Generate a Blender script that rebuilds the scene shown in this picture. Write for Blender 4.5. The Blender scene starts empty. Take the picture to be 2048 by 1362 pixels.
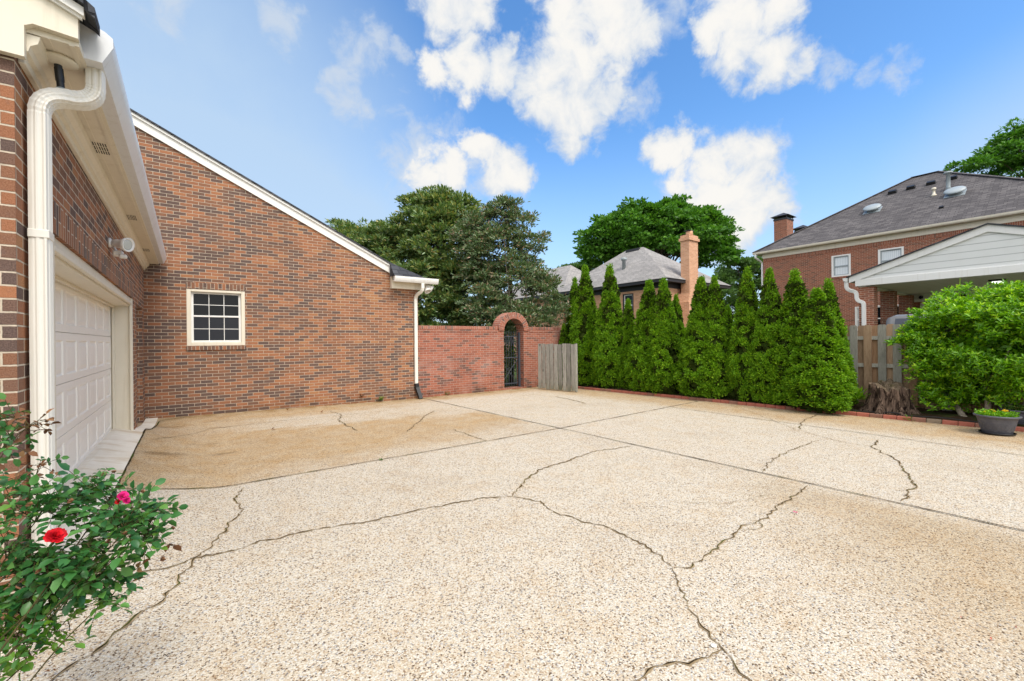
import bpy, bmesh, math, random
import numpy as np
from mathutils import Vector, Matrix, noise

# ------------------------------------------------------------------ camera, world, sun, exposure
scn = bpy.context.scene
F_PX, YAW, CAM_H, ROLL = 870.0, math.radians(36.68), 1.585, 0.0105
SY, CY = math.sin(YAW), math.cos(YAW)
cam_d = bpy.data.cameras.new("camera")
cam = bpy.data.objects.new("camera", cam_d)
scn.collection.objects.link(cam)
cam.location = (0, 0, CAM_H)
fwd = Vector((SY, CY, 0)); right = Vector((CY, -SY, 0)); up = Vector((0, 0, 1))
cr, sr = math.cos(ROLL), math.sin(ROLL)
xa = right * cr - up * sr
ya = up * cr + right * sr
cam.matrix_world = Matrix(((xa.x, ya.x, -fwd.x, 0), (xa.y, ya.y, -fwd.y, 0), (xa.z, ya.z, -fwd.z, CAM_H), (0, 0, 0, 1)))
cam_d.sensor_width = 36.0
cam_d.lens = 36.0 * F_PX / 2048.0
cam_d.clip_start = 0.05
cam_d.clip_end = 3000
scn.camera = cam

SUN_EL, SUN_AZ = math.radians(54), math.radians(178)
SKY_STRENGTH = 0.13
OVERCAST_FILL = 1.25
SUN_STRENGTH = 1.95
scn.view_settings.view_transform = 'Standard'
scn.view_settings.look = 'None'
scn.view_settings.exposure = 0.68
scn.view_settings.gamma = 1.0
scn.view_settings.use_curve_mapping = False
scn.render.engine = 'CYCLES'
scn.cycles.use_denoising = True
scn.cycles.max_bounces = 6
scn.cycles.transparent_max_bounces = 6

sun_d = bpy.data.lights.new("sun", 'SUN')
sun_d.energy = SUN_STRENGTH
sun_d.angle = math.radians(24)
sun_d.color = (1.0, 0.95, 0.87)
sun = bpy.data.objects.new("sun", sun_d)
scn.collection.objects.link(sun)
sv = Vector((math.sin(SUN_AZ) * math.cos(SUN_EL), math.cos(SUN_AZ) * math.cos(SUN_EL), math.sin(SUN_EL)))
sun.rotation_euler = sv.to_track_quat('Z', 'Y').to_euler()
sun.location = (0, -5, 30)


def pr(u, v):
    du, dv = u - 1024.0, v - 681.0
    return (du - ROLL * dv) / F_PX, -(dv + ROLL * du) / F_PX


def W(u, v, d):
    x, z = pr(u, v)
    return Vector((d * (CY * x + SY), d * (-SY * x + CY), CAM_H + z * d))


def PX(u, v, X):
    x, z = pr(u, v)
    return W(u, v, X / (CY * x + SY))


def PY(u, v, Y):
    x, z = pr(u, v)
    return W(u, v, Y / (-SY * x + CY))


def clamp01(a):
    return 0.0 if a < 0 else 1.0 if a > 1 else a


def sstep(a):
    a = clamp01(a)
    return a * a * (3 - 2 * a)


def hgt(X, Y):
    """height of the paved yard: it rises towards the garage"""
    a = sstep((Y - 2.6) / 1.6) * (1 - 0.55 * sstep((Y - 9.2) / 1.6))
    h1 = a * 0.19 * max(0.0, min(1.25, (0.35 - X) / 1.0)) ** 1.4
    h2 = 0.09 * clamp01((4.6 - X) / 5.3) * clamp01((Y - 8.2) / 3.0)
    return max(h1, h2)


def G(u, v, off=0.0):
    z = 0.0
    x, zz = pr(u, v)
    p = None
    for _ in range(12):
        p = W(u, v, (z + off - CAM_H) / zz)
        z = z * 0.4 + 0.6 * hgt(p.x, p.y)
    return p


# ---- world: Nishita sky, with clouds mixed in by direction
world = bpy.data.worlds.new("World")
scn.world = world
world.use_nodes = True
wt = world.node_tree
wt.nodes.clear()


def wn(t, **k):
    n = wt.nodes.new(t)
    for a, b in k.items():
        setattr(n, a, b)
    return n


def wl(a, b):
    wt.links.new(a, b)


sky = wn('ShaderNodeTexSky', sky_type='NISHITA')
sky.sun_disc = False
sky.sun_elevation = SUN_EL
sky.sun_rotation = SUN_AZ
sky.altitude = 100
sky.air_density = 1.0
sky.dust_density = 0.6
sky.ozone_density = 2.5
hs = wn('ShaderNodeHueSaturation')
hs.inputs['Saturation'].default_value = 1.22
hs.inputs['Value'].default_value = 1.28
wl(sky.outputs[0], hs.inputs['Color'])
bg1 = wn('ShaderNodeBackground')
bg1.inputs[1].default_value = SKY_STRENGTH
wl(hs.outputs[0], bg1.inputs[0])

tc = wn('ShaderNodeTexCoord')
nrm = wn('ShaderNodeVectorMath', operation='NORMALIZE')
wl(tc.outputs['Generated'], nrm.inputs[0])


def wnoise(scale, detail, rough, vec, col=False, dist=0.0):
    n = wn('ShaderNodeTexNoise')
    n.inputs['Scale'].default_value = scale
    n.inputs['Detail'].default_value = detail
    n.inputs['Roughness'].default_value = rough
    n.inputs['Distortion'].default_value = dist
    wl(vec, n.inputs['Vector'])
    return n.outputs['Color' if col else 'Fac']


def wmath(op, a, b=None, c=None):
    n = wn('ShaderNodeMath', operation=op)
    for i, q in enumerate((a, b, c)):
        if q is None:
            continue
        if isinstance(q, (int, float)):
            n.inputs[i].default_value = q
        else:
            wl(q, n.inputs[i])
    return n.outputs[0]


def wrange(x, a, b, c=0.0, d=1.0, smooth=True):
    n = wn('ShaderNodeMapRange')
    if smooth:
        n.interpolation_type = 'SMOOTHSTEP'
    n.inputs[1].default_value = a
    n.inputs[2].default_value = b
    n.inputs[3].default_value = c
    n.inputs[4].default_value = d
    wl(x, n.inputs[0])
    return n.outputs[0]


warp_c = wnoise(9.0, 7, 0.62, nrm.outputs[0], col=True)
sub = wn('ShaderNodeVectorMath', operation='SUBTRACT')
wl(warp_c, sub.inputs[0])
sub.inputs[1].default_value = (0.5, 0.5, 0.5)
scl = wn('ShaderNodeVectorMath', operation='SCALE')
scl.inputs['Scale'].default_value = 0.11
wl(sub.outputs[0], scl.inputs[0])
addv = wn('ShaderNodeVectorMath', operation='ADD')
wl(nrm.outputs[0], addv.inputs[0])
wl(scl.outputs[0], addv.inputs[1])
nrm2 = wn('ShaderNodeVectorMath', operation='NORMALIZE')
wl(addv.outputs[0], nrm2.inputs[0])


def skydir(u, v):
    x, z = pr(u, v)
    return Vector((CY * x + SY, -SY * x + CY, z)).normalized()


def blobs(lst, vec):
    cur = None
    for (u, v, r) in lst:
        c = skydir(u, v)
        ang = 0.5 * (c.angle(skydir(u + r, v)) + c.angle(skydir(u, v + r)))
        d = wn('ShaderNodeVectorMath', operation='DOT_PRODUCT')
        wl(vec, d.inputs[0])
        d.inputs[1].default_value = c
        k = 2.0 / (ang * ang)
        o = wmath('MULTIPLY_ADD', d.outputs['Value'], k, 1.0 - k)
        cur = o if cur is None else wmath('MAXIMUM', cur, o)
    return cur


thick = [(1150, 50, 110), (1200, 30, 105), (1160, 130, 118), (1130, 195, 95), (1158, 250, 62), (1085, 150, 70),
         (1000, 135, 50), (935, 135, 62), (870, 145, 42), (1250, 60, 85), (1215, 200, 55),
         (1470, 30, 85), (1490, 85, 82), (1545, 120, 68), (1545, 45, 60), (1420, 60, 45), (1600, 135, 42),
         (900, 5, 85), (950, 15, 62),
         (1338, 300, 52), (1415, 350, 84), (1490, 345, 82), (1490, 410, 95), (1420, 400, 80), (1540, 395, 60),
         (1005, 340, 55), (960, 290, 42), (900, 335, 52), (850, 350, 40), (1030, 350, 40)]
thin = [(720, 110, 75), (690, 150, 40), (700, 195, 60), (805, 122, 30), (1650, 130, 62), (1745, 150, 42), (1810, 140, 52),
        (345, 10, 70), (1310, 20, 100), (1250, 200, 70), (860, 330, 120), (960, 350, 100), (900, 390, 100), (1400, 440, 120), (560, 30, 60)]
fb1 = wnoise(17.0, 10, 0.60, nrm.outputs[0], dist=0.35)
fb2 = wnoise(4.0, 6, 0.55, nrm.outputs[0])
D1 = wmath('ADD', wmath('MAXIMUM', blobs(thick, nrm2.outputs[0]), -1.0), wmath('MULTIPLY_ADD', fb1, 2.9, -1.42))
A1 = wrange(D1, -0.3, 0.75)
D2 = wmath('ADD', wmath('MAXIMUM', blobs(thin, nrm2.outputs[0]), -1.0), wmath('MULTIPLY_ADD', fb1, 4.2, -2.2))
A2 = wrange(D2, -0.1, 1.4, 0.0, 0.8)
# broad thin veil of haze over the left of the sky and low along the horizon
veil = wrange(blobs([(250, 420, 640)], nrm.outputs[0]), -0.5, 1.0, 0.0, 0.85)
veil2 = wrange(blobs([(2250, 420, 560)], nrm.outputs[0]), -0.3, 1.0, 0.0, 0.5)
sep = wn('ShaderNodeSeparateXYZ')
wl(nrm.outputs[0], sep.inputs[0])
hor = wrange(sep.outputs['Z'], 0.0, 0.45, 0.75, 0.0)
veil_n = wmath('MULTIPLY', wmath('ADD', wmath('ADD', veil, veil2), hor), wmath('MULTIPLY_ADD', fb2, 0.7, 0.62))
ALPHA = wmath('MAXIMUM', A1, A2)
bgv = wn('ShaderNodeBackground')
bgv.inputs[0].default_value = (0.62, 0.80, 1.0, 1)
bgv.inputs[1].default_value = 0.56
mixv = wn('ShaderNodeMixShader')
wl(wmath('MINIMUM', veil_n, 0.85), mixv.inputs[0])
wl(bg1.outputs[0], mixv.inputs[1])
wl(bgv.outputs[0], mixv.inputs[2])
shade = wrange(wmath('ADD', D1, wmath('MULTIPLY_ADD', fb2, 2.4, -1.2)), 0.0, 1.3, 0.0, 1.0)
cmix = wn('ShaderNodeMix', data_type='RGBA')
wl(shade, cmix.inputs['Factor'])
cmix.inputs['A'].default_value = (0.66, 0.745, 0.86, 1)
cmix.inputs['B'].default_value = (1.0, 0.98, 0.94, 1)
bg2 = wn('ShaderNodeBackground')
wl(cmix.outputs['Result'], bg2.inputs[0])
bg2.inputs[1].default_value = 0.60
mixs = wn('ShaderNodeMixShader')
wl(ALPHA, mixs.inputs[0])
wl(mixv.outputs[0], mixs.inputs[1])
wl(bg2.outputs[0], mixs.inputs[2])
# bright overcast added behind and above the camera, out of view, for soft fill
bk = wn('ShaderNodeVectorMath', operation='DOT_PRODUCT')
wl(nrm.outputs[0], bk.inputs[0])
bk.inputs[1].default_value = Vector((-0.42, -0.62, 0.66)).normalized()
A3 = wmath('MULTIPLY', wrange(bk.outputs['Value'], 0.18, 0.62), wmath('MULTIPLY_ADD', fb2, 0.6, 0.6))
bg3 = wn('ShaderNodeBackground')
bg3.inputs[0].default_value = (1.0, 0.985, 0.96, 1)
bg3.inputs[1].default_value = OVERCAST_FILL
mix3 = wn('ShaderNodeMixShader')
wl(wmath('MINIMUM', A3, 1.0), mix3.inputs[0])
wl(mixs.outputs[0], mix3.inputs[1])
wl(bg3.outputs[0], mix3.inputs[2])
wo = wn('ShaderNodeOutputWorld')
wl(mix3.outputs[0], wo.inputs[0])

# ------------------------------------------------------------------ helpers
COL = scn.collection
WLOC = {}
rnd = random.Random(7)


def tag(o, label=None, cat=None, group=None, kind=None):
    if label:
        o['label'] = label
    if cat:
        o['category'] = cat
    if group:
        o['group'] = group
    if kind:
        o['kind'] = kind
    return o


def thing(name, label, cat, loc=(0, 0, 0), group=None):
    o = bpy.data.objects.new(name, None)
    COL.objects.link(o)
    o.location = loc
    o.empty_display_size = 0.1
    WLOC[o.name] = Vector(loc)
    return tag(o, label, cat, group)


def link(o, parent=None):
    COL.objects.link(o)
    if parent is not None:
        o.parent = parent
    return o


class MB:
    """collects shapes; build() links them as ONE mesh object"""

    def __init__(self):
        self.v, self.f, self.fm, self.uvm, self.sm = [], [], [], [], []

    def add(self, verts, faces, m=0, uv=0, smooth=False):
        b = len(self.v)
        self.v += [Vector(p) for p in verts]
        for f in faces:
            self.f.append([b + i for i in f])
            self.fm.append(m)
            self.uvm.append(uv)
            self.sm.append(smooth)
        return self

    def box(self, x0, x1, y0, y1, z0, z1, m=0, uv=0, rot=None, bev=0.0):
        if bev > 0:
            b = bev
            c = []
            V = []
            F = []
            xs, ys, zs = (x0, x1), (y0, y1), (z0, z1)
            idx = {}
            for i in (0, 1):
                for j in (0, 1):
                    for k in (0, 1):
                        sx, sy, sz = (1 if i == 0 else -1), (1 if j == 0 else -1), (1 if k == 0 else -1)
                        p = (xs[i], ys[j], zs[k])
                        for a, q in (('x', (p[0], p[1] + sy * b, p[2] + sz * b)), ('y', (p[0] + sx * b, p[1], p[2] + sz * b)), ('z', (p[0] + sx * b, p[1] + sy * b, p[2]))):
                            idx[(i, j, k, a)] = len(V)
                            V.append(q)
            I = idx
            F.append([I[(0, 0, 0, 'x')], I[(0, 0, 1, 'x')], I[(0, 1, 1, 'x')], I[(0, 1, 0, 'x')]])
            F.append([I[(1, 0, 0, 'x')], I[(1, 1, 0, 'x')], I[(1, 1, 1, 'x')], I[(1, 0, 1, 'x')]])
            F.append([I[(0, 0, 0, 'y')], I[(1, 0, 0, 'y')], I[(1, 0, 1, 'y')], I[(0, 0, 1, 'y')]])
            F.append([I[(0, 1, 0, 'y')], I[(0, 1, 1, 'y')], I[(1, 1, 1, 'y')], I[(1, 1, 0, 'y')]])
            F.append([I[(0, 0, 0, 'z')], I[(0, 1, 0, 'z')], I[(1, 1, 0, 'z')], I[(1, 0, 0, 'z')]])
            F.append([I[(0, 0, 1, 'z')], I[(1, 0, 1, 'z')], I[(1, 1, 1, 'z')], I[(0, 1, 1, 'z')]])
            for i in (0, 1):
                for j in (0, 1):
                    F.append([I[(i, j, 0, 'x')], I[(i, j, 1, 'x')], I[(i, j, 1, 'y')], I[(i, j, 0, 'y')]])
            for i in (0, 1):
                for k in (0, 1):
                    F.append([I[(i, 0, k, 'x')], I[(i, 1, k, 'x')], I[(i, 1, k, 'z')], I[(i, 0, k, 'z')]])
            for j in (0, 1):
                for k in (0, 1):
                    F.append([I[(0, j, k, 'y')], I[(1, j, k, 'y')], I[(1, j, k, 'z')], I[(0, j, k, 'z')]])
            for i in (0, 1):
                for j in (0, 1):
                    for k in (0, 1):
                        F.append([I[(i, j, k, 'x')], I[(i, j, k, 'y')], I[(i, j, k, 'z')]])
            ce = Vector(((x0 + x1) / 2, (y0 + y1) / 2, (z0 + z1) / 2))
            F2 = []
            for f in F:
                P = [Vector(V[q]) for q in f]
                n = (P[1] - P[0]).cross(P[2] - P[0])
                mid = sum(P, Vector()) / len(P)
                F2.append(f if n.dot(mid - ce) > 0 else f[::-1])
            F = F2
        else:
            V = [(x0, y0, z0), (x1, y0, z0), (x1, y1, z0), (x0, y1, z0), (x0, y0, z1), (x1, y0, z1), (x1, y1, z1), (x0, y1, z1)]
            F = [(0, 3, 2, 1), (4, 5, 6, 7), (0, 1, 5, 4), (1, 2, 6, 5), (2, 3, 7, 6), (3, 0, 4, 7)]
        if rot is not None:
            V = [rot @ Vector(p) for p in V]
        return self.add(V, F, m, uv)

    def prism(self, poly, ax, a0, a1, m=0, uv=0, smooth=False):
        """poly: 2-D outline; ax 'x': outline is (y,z); 'y': (x,z); 'z': (x,y)"""
        def mk(p, a):
            return (a, p[0], p[1]) if ax == 'x' else (p[0], a, p[1]) if ax == 'y' else (p[0], p[1], a)
        n = len(poly)
        V = [mk(p, a0) for p in poly] + [mk(p, a1) for p in poly]
        area = sum(poly[i][0] * poly[(i + 1) % n][1] - poly[(i + 1) % n][0] * poly[i][1] for i in range(n))
        ccw = area > 0
        if ax == 'y':
            ccw = not ccw
        if a1 < a0:
            ccw = not ccw
        fr = list(range(n)); bk = list(range(n, 2 * n))
        F = [fr[::-1], bk] if ccw else [fr, bk[::-1]]
        for i in range(n):
            j = (i + 1) % n
            F.append([i, j, n + j, n + i] if ccw else [j, i, n + i, n + j])
        b = len(self.f)
        self.add(V, F, m, uv, False)
        if smooth:
            for q in range(b + 2, len(self.f)):
                self.sm[q] = True
        return self

    def poly(self, pts, m=0, uv=0):
        return self.add(pts, [list(range(len(pts)))], m, uv)

    def sweep(self, prof, path, upv=(0, 0, 1), m=0, scales=None, smooth=True, cap=True, closed=True):
        path = [Vector(p) for p in path]
        n, k = len(path), len(prof)
        V = []
        rref = Vector(upv)
        for i, p in enumerate(path):
            t = (path[min(i + 1, n - 1)] - path[max(i - 1, 0)])
            if t.length < 1e-9:
                t = Vector((0, 0, 1))
            t.normalize()
            a = rref - t * rref.dot(t)
            if a.length < 1e-4:
                a = Vector((1, 0, 0)) - t * t.x
            a.normalize()
            b = t.cross(a)
            s = scales[i] if scales else 1.0
            for (q0, q1) in prof:
                V.append(p + a * q0 * s + b * q1 * s)
        F = []
        kk = k if closed else k - 1
        for i in range(n - 1):
            for j in range(kk):
                j2 = (j + 1) % k
                F.append([i * k + j, i * k + j2, (i + 1) * k + j2, (i + 1) * k + j])
        self.add(V, F, m, 0, smooth)
        if cap and closed:
            self.add(V[:k], [list(range(k))[::-1]], m)
            self.add(V[-k:], [list(range(k))], m)
        return self

    def tube(self, path, r, seg=8, m=0, cap=True, smooth=True):
        prof = [(math.cos(2 * math.pi * i / seg), math.sin(2 * math.pi * i / seg)) for i in range(seg)]
        rs = r if isinstance(r, (list, tuple)) else [r] * len(path)
        d = (Vector(path[-1]) - Vector(path[0]))
        upv = (0, 0, 1) if abs(d.z) < 0.8 * d.length else (1, 0, 0)
        return self.sweep(prof, path, upv, m, rs, smooth, cap)

    def lathe(self, prof, c=(0, 0, 0), seg=32, m=0, axis=None, sx=1.0, sy=1.0, smooth=True):
        """prof: list of (r, h)"""
        c = Vector(c)
        rot = Vector((0, 0, 1)).rotation_difference(Vector(axis)).to_matrix() if axis is not None else Matrix.Identity(3)
        V = []
        for (r, h) in prof:
            for i in range(seg):
                a = 2 * math.pi * i / seg
                V.append(c + rot @ Vector((r * sx * math.cos(a), r * sy * math.sin(a), h)))
        F = []
        for i in range(len(prof) - 1):
            for j in range(seg):
                j2 = (j + 1) % seg
                F.append([i * seg + j, i * seg + j2, (i + 1) * seg + j2, (i + 1) * seg + j])
        if prof[0][0] > 1e-6:
            F.append(list(range(seg))[::-1])
        if prof[-1][0] > 1e-6:
            F.append([(len(prof) - 1) * seg + j for j in range(seg)])
        return self.add(V, F, m, 0, smooth)

    def build(self, name, mats, parent=None, uvfun=None):
        base = WLOC.get(parent.name, Vector()) if parent is not None else Vector()
        me = bpy.data.meshes.new(name)
        me.from_pydata([tuple(p - base) for p in self.v], [], self.f)
        if not isinstance(mats, (list, tuple)):
            mats = [mats]
        for q in mats:
            me.materials.append(q)
        me.polygons.foreach_set('material_index', self.fm)
        me.polygons.foreach_set('use_smooth', self.sm)
        uvl = me.uv_layers.new(name='UVMap')
        me.update()
        for p in me.polygons:
            n = p.normal
            mode = self.uvm[p.index]
            if abs(n.z) > 0.999:
                t = Vector((1, 0, 0)); b = Vector((0, 1, 0))
            else:
                t = Vector((-n.y, n.x, 0)).normalized()
                b = n.cross(t)
            for li in p.loop_indices:
                co = self.v[me.loops[li].vertex_index]
                if uvfun is not None:
                    uvl.data[li].uv = uvfun(co, n)
                    continue
                uu, vv = co.dot(t), co.dot(b)
                if mode == 1:
                    uu, vv = vv, uu
                elif isinstance(mode, tuple):      # ('s', v0): swapped, with an offset
                    uu, vv = vv - mode[1], uu
                uvl.data[li].uv = (uu, vv)
        o = bpy.data.objects.new(name, me)
        link(o, parent)
        WLOC[o.name] = base.copy()
        return o


# ------------------------------------------------------------------ materials
class NT:
    def __init__(self, name):
        self.mat = bpy.data.materials.new(name)
        self.mat.use_nodes = True
        self.t = self.mat.node_tree
        self.t.nodes.clear()
        self.out = self.n('ShaderNodeOutputMaterial')
        self.p = self.n('ShaderNodeBsdfPrincipled')
        self.l(self.p.outputs[0], self.out.inputs[0])

    def n(self, typ, **k):
        q = self.t.nodes.new(typ)
        for a, b in k.items():
            setattr(q, a, b)
        return q

    def l(self, a, b):
        self.t.links.new(a, b)

    def setin(self, sock, v):
        if isinstance(v, (int, float)):
            sock.default_value = v
        elif isinstance(v, (tuple, list)):
            sock.default_value = tuple(v) + ((1,) if len(v) == 3 and sock.type == 'RGBA' else ())
        else:
            self.l(v, sock)

    def math(self, op, a, b=None, c=None, clamp=False):
        q = self.n('ShaderNodeMath', operation=op)
        q.use_clamp = clamp
        for i, s in enumerate((a, b, c)):
            if s is not None:
                self.setin(q.inputs[i], s)
        return q.outputs[0]

    def rng(self, x, a, b, c=0.0, d=1.0, smooth=False):
        q = self.n('ShaderNodeMapRange')
        if smooth:
            q.interpolation_type = 'SMOOTHSTEP'
        for i, s in enumerate((x, a, b, c, d)):
            self.setin(q.inputs[i], s)
        return q.outputs[0]

    def mix(self, f, a, b, mode='MIX'):
        q = self.n('ShaderNodeMix', data_type='RGBA', blend_type=mode)
        self.setin(q.inputs['Factor'], f)
        self.setin(q.inputs['A'], a)
        self.setin(q.inputs['B'], b)
        return q.outputs['Result']

    def noise(self, vec, scale, detail=4, rough=0.55, col=False, dist=0.0):
        q = self.n('ShaderNodeTexNoise')
        q.inputs['Scale'].default_value = scale
        q.inputs['Detail'].default_value = detail
        q.inputs['Roughness'].default_value = rough
        q.inputs['Distortion'].default_value = dist
        if vec is not None:
            self.l(vec, q.inputs['Vector'])
        return q.outputs['Color' if col else 'Fac']

    def vor(self, vec, scale, feature='F1', out='Color', rand=1.0):
        q = self.n('ShaderNodeTexVoronoi', feature=feature)
        q.inputs['Scale'].default_value = scale
        q.inputs['Randomness'].default_value = rand
        self.l(vec, q.inputs['Vector'])
        return q.outputs[out]

    def ramp(self, x, stops, const=False):
        q = self.n('ShaderNodeValToRGB')
        e = q.color_ramp.elements
        if const:
            q.color_ramp.interpolation = 'CONSTANT'
        while len(e) < len(stops):
            e.new(0.5)
        for i, (pos, c) in enumerate(stops):
            e[i].position = pos
            e[i].color = tuple(c) + (1,)
        self.l(x, q.inputs[0])
        return q.outputs[0]

    def map(self, vec, scale=(1, 1, 1), loc=(0, 0, 0), rot=(0, 0, 0)):
        q = self.n('ShaderNodeMapping')
        q.inputs['Scale'].default_value = scale
        q.inputs['Location'].default_value = loc
        q.inputs['Rotation'].default_value = rot
        self.l(vec, q.inputs['Vector'])
        return q.outputs[0]

    def pos(self):
        return self.n('ShaderNodeNewGeometry').outputs['Position']

    def uv(self):
        return self.n('ShaderNodeTexCoord').outputs['UV']

    def obj(self):
        return self.n('ShaderNodeTexCoord').outputs['Object']

    def bump(self, h, strength=0.5, dist=0.01):
        q = self.n('ShaderNodeBump')
        q.inputs['Strength'].default_value = strength
        q.inputs['Distance'].default_value = dist
        self.l(h, q.inputs['Height'])
        self.l(q.outputs[0], self.p.inputs['Normal'])

    def base(self, c, rough=0.7, spec=0.3, metal=0.0):
        self.setin(self.p.inputs['Base Color'], c)
        self.setin(self.p.inputs['Roughness'], rough)
        self.setin(self.p.inputs['Specular IOR Level'], spec)
        self.setin(self.p.inputs['Metallic'], metal)
        return self.mat


def brick_mat(name, stops, mortar, stain=(0.55, 0.5, 0.48), bw=0.2135, rh=0.0677, mort=0.0052, bump=0.9, stain_amt=0.35, wash=0.0, off=(0, 0, 0)):
    t = NT(name)
    uv = t.map(t.uv(), loc=off)
    w = t.noise(uv, 3.0, 2, 0.5, col=True)
    wv = t.n('ShaderNodeVectorMath', operation='MULTIPLY_ADD')
    t.l(w, wv.inputs[0]); wv.inputs[1].default_value = (0.008, 0.006, 0); t.l(uv, wv.inputs[2])
    w2 = t.noise(uv, 45.0, 2, 0.5, col=True)
    wv2 = t.n('ShaderNodeVectorMath', operation='MULTIPLY_ADD')
    t.l(w2, wv2.inputs[0]); wv2.inputs[1].default_value = (0.005, 0.004, 0); t.l(wv.outputs[0], wv2.inputs[2])
    b = t.n('ShaderNodeTexBrick')
    t.l(wv2.outputs[0], b.inputs['Vector'])
    b.inputs['Color1'].default_value = (0, 0, 0, 1)
    b.inputs['Color2'].default_value = (1, 1, 1, 1)
    b.inputs['Mortar'].default_value = (0.5, 0.5, 0.5, 1)
    b.inputs['Scale'].default_value = 1.0
    b.inputs['Mortar Size'].default_value = mort
    b.inputs['Mortar Smooth'].default_value = 0.25
    b.inputs['Brick Width'].default_value = bw
    b.inputs['Row Height'].default_value = rh
    fac = b.outputs['Fac']
    big = t.noise(uv, 0.55, 3, 0.55)
    sp = t.n('ShaderNodeSeparateXYZ'); t.l(wv2.outputs[0], sp.inputs[0])
    row = t.math('FLOOR', t.math('DIVIDE', sp.outputs['Y'], rh))
    offs = t.math('MULTIPLY', t.math('SUBTRACT', 1.0, t.math('FLOORED_MODULO', row, 2.0)), 0.5)
    colm = t.math('FLOOR', t.math('ADD', t.math('DIVIDE', sp.outputs['X'], bw), offs))
    cb = t.n('ShaderNodeCombineXYZ'); t.l(row, cb.inputs[0]); t.l(colm, cb.inputs[1])
    wn_ = t.n('ShaderNodeTexWhiteNoise', noise_dimensions='3D'); t.l(cb.outputs[0], wn_.inputs['Vector'])
    dkb = t.rng(sp.outputs['X'], -1.2, 3.0, -0.15, 0.03) if name == 'house_brick' else 0.0
    v = t.math('ADD', t.math('ADD', wn_.outputs['Value'], dkb), t.rng(big, 0.3, 0.7, -0.16, 0.16))
    c = t.ramp(v, stops)
    fine = t.noise(uv, 160, 3, 0.6)
    med = t.noise(uv, 26, 4, 0.6)
    c = t.mix(t.rng(fine, 0.25, 0.75, 0.0, 1.0), t.mix(1.0, c, (0.66, 0.64, 0.62), 'MULTIPLY'), t.mix(0.16, c, (0.62, 0.42, 0.3)))
    c = t.mix(t.rng(med, 0.56, 0.74, 0.0, 0.5), c, t.mix(0.5, c, (0.13, 0.10, 0.10)))
    if wash:
        c = t.mix(t.math('MULTIPLY', t.rng(t.noise(uv, 1.7, 5, 0.7), 0.5, 0.72, 0, wash), t.rng(fine, 0.3, 0.7, 0.3, 1.0)), c, (0.62, 0.5, 0.45))
    mc = t.mix(t.rng(med, 0.3, 0.7), mortar, tuple(q * 0.72 for q in mortar))
    c = t.mix(fac, c, mc)
    st = t.noise(uv, 0.8, 6, 0.65)
    c = t.mix(t.rng(st, 0.5, 0.75, 0, stain_amt), c, t.mix(1.0, c, stain, 'MULTIPLY'))
    # damp and dirt in the lowest courses
    z = t.n('ShaderNodeSeparateXYZ'); t.l(t.pos(), z.inputs[0])
    low = t.math('MULTIPLY', t.rng(z.outputs['Z'], 0.05, 0.38, 0.55, 0.0, True), t.rng(t.noise(uv, 5, 4, 0.6), 0.3, 0.7))
    c = t.mix(low, c, t.mix(1.0, c, (0.45, 0.43, 0.36), 'MULTIPLY'))
    h = t.math('ADD', t.math('MULTIPLY', fac, -1.0), t.math('MULTIPLY', fine, 0.22))
    t.bump(h, bump, 0.012)
    return t.base(c, 0.88, 0.18)


HOUSE_STOPS = [(0.0, (0.09, 0.06, 0.056)), (0.18, (0.125, 0.073, 0.06)), (0.40, (0.215, 0.096, 0.054)), (0.62, (0.315, 0.122, 0.058)), (0.84, (0.385, 0.150, 0.066)), (1.0, (0.42, 0.19, 0.08))]
MORTAR = (0.60, 0.50, 0.385)
M_BRICK = brick_mat('house_brick', HOUSE_STOPS, MORTAR)
M_BRICK_WALL = brick_mat('garden_wall_brick', [(0.0, (0.11, 0.06, 0.055)), (0.12, (0.18, 0.075, 0.06)), (0.26, (0.33, 0.095, 0.06)), (1.0, (0.43, 0.135, 0.08))], (0.56, 0.42, 0.34), wash=0.35, stain=(0.42, 0.38, 0.38), stain_amt=0.6)
M_BRICK_FAR = brick_mat('red_house_brick', [(0.0, (0.15, 0.055, 0.036)), (0.3, (0.27, 0.08, 0.045)), (1.0, (0.38, 0.115, 0.06))], (0.62, 0.46, 0.34), mort=0.0066, stain_amt=0.15)
M_BRICK_PEACH = brick_mat('peach_brick', [(0.0, (0.70, 0.35, 0.20)), (1.0, (0.86, 0.47, 0.28))], (0.80, 0.60, 0.45), stain_amt=0.1, mort=0.006)


def paint_mat(name, col, rough=0.45, dirt=0.15, spec=0.4):
    t = NT(name)
    p = t.obj()
    n1 = t.noise(p, 1.6, 6, 0.65)
    n2 = t.noise(p, 40, 3, 0.6)
    c = t.mix(t.rng(n1, 0.5, 0.75, 0, dirt), col, tuple(q * w for q, w in zip(col, (0.72, 0.66, 0.55))))
    c = t.mix(t.rng(n2, 0.62, 0.75, 0, dirt), c, tuple(q * 0.75 for q in col))
    n3 = t.noise(t.map(p, scale=(14, 14, 0.7)), 1.0, 5, 0.65)
    c = t.mix(t.rng(n3, 0.54, 0.76, 0, dirt * 2.2), c, tuple(q * w for q, w in zip(col, (0.60, 0.54, 0.44))))
    t.bump(n2, 0.06, 0.004)
    return t.base(c, rough, spec)


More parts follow.
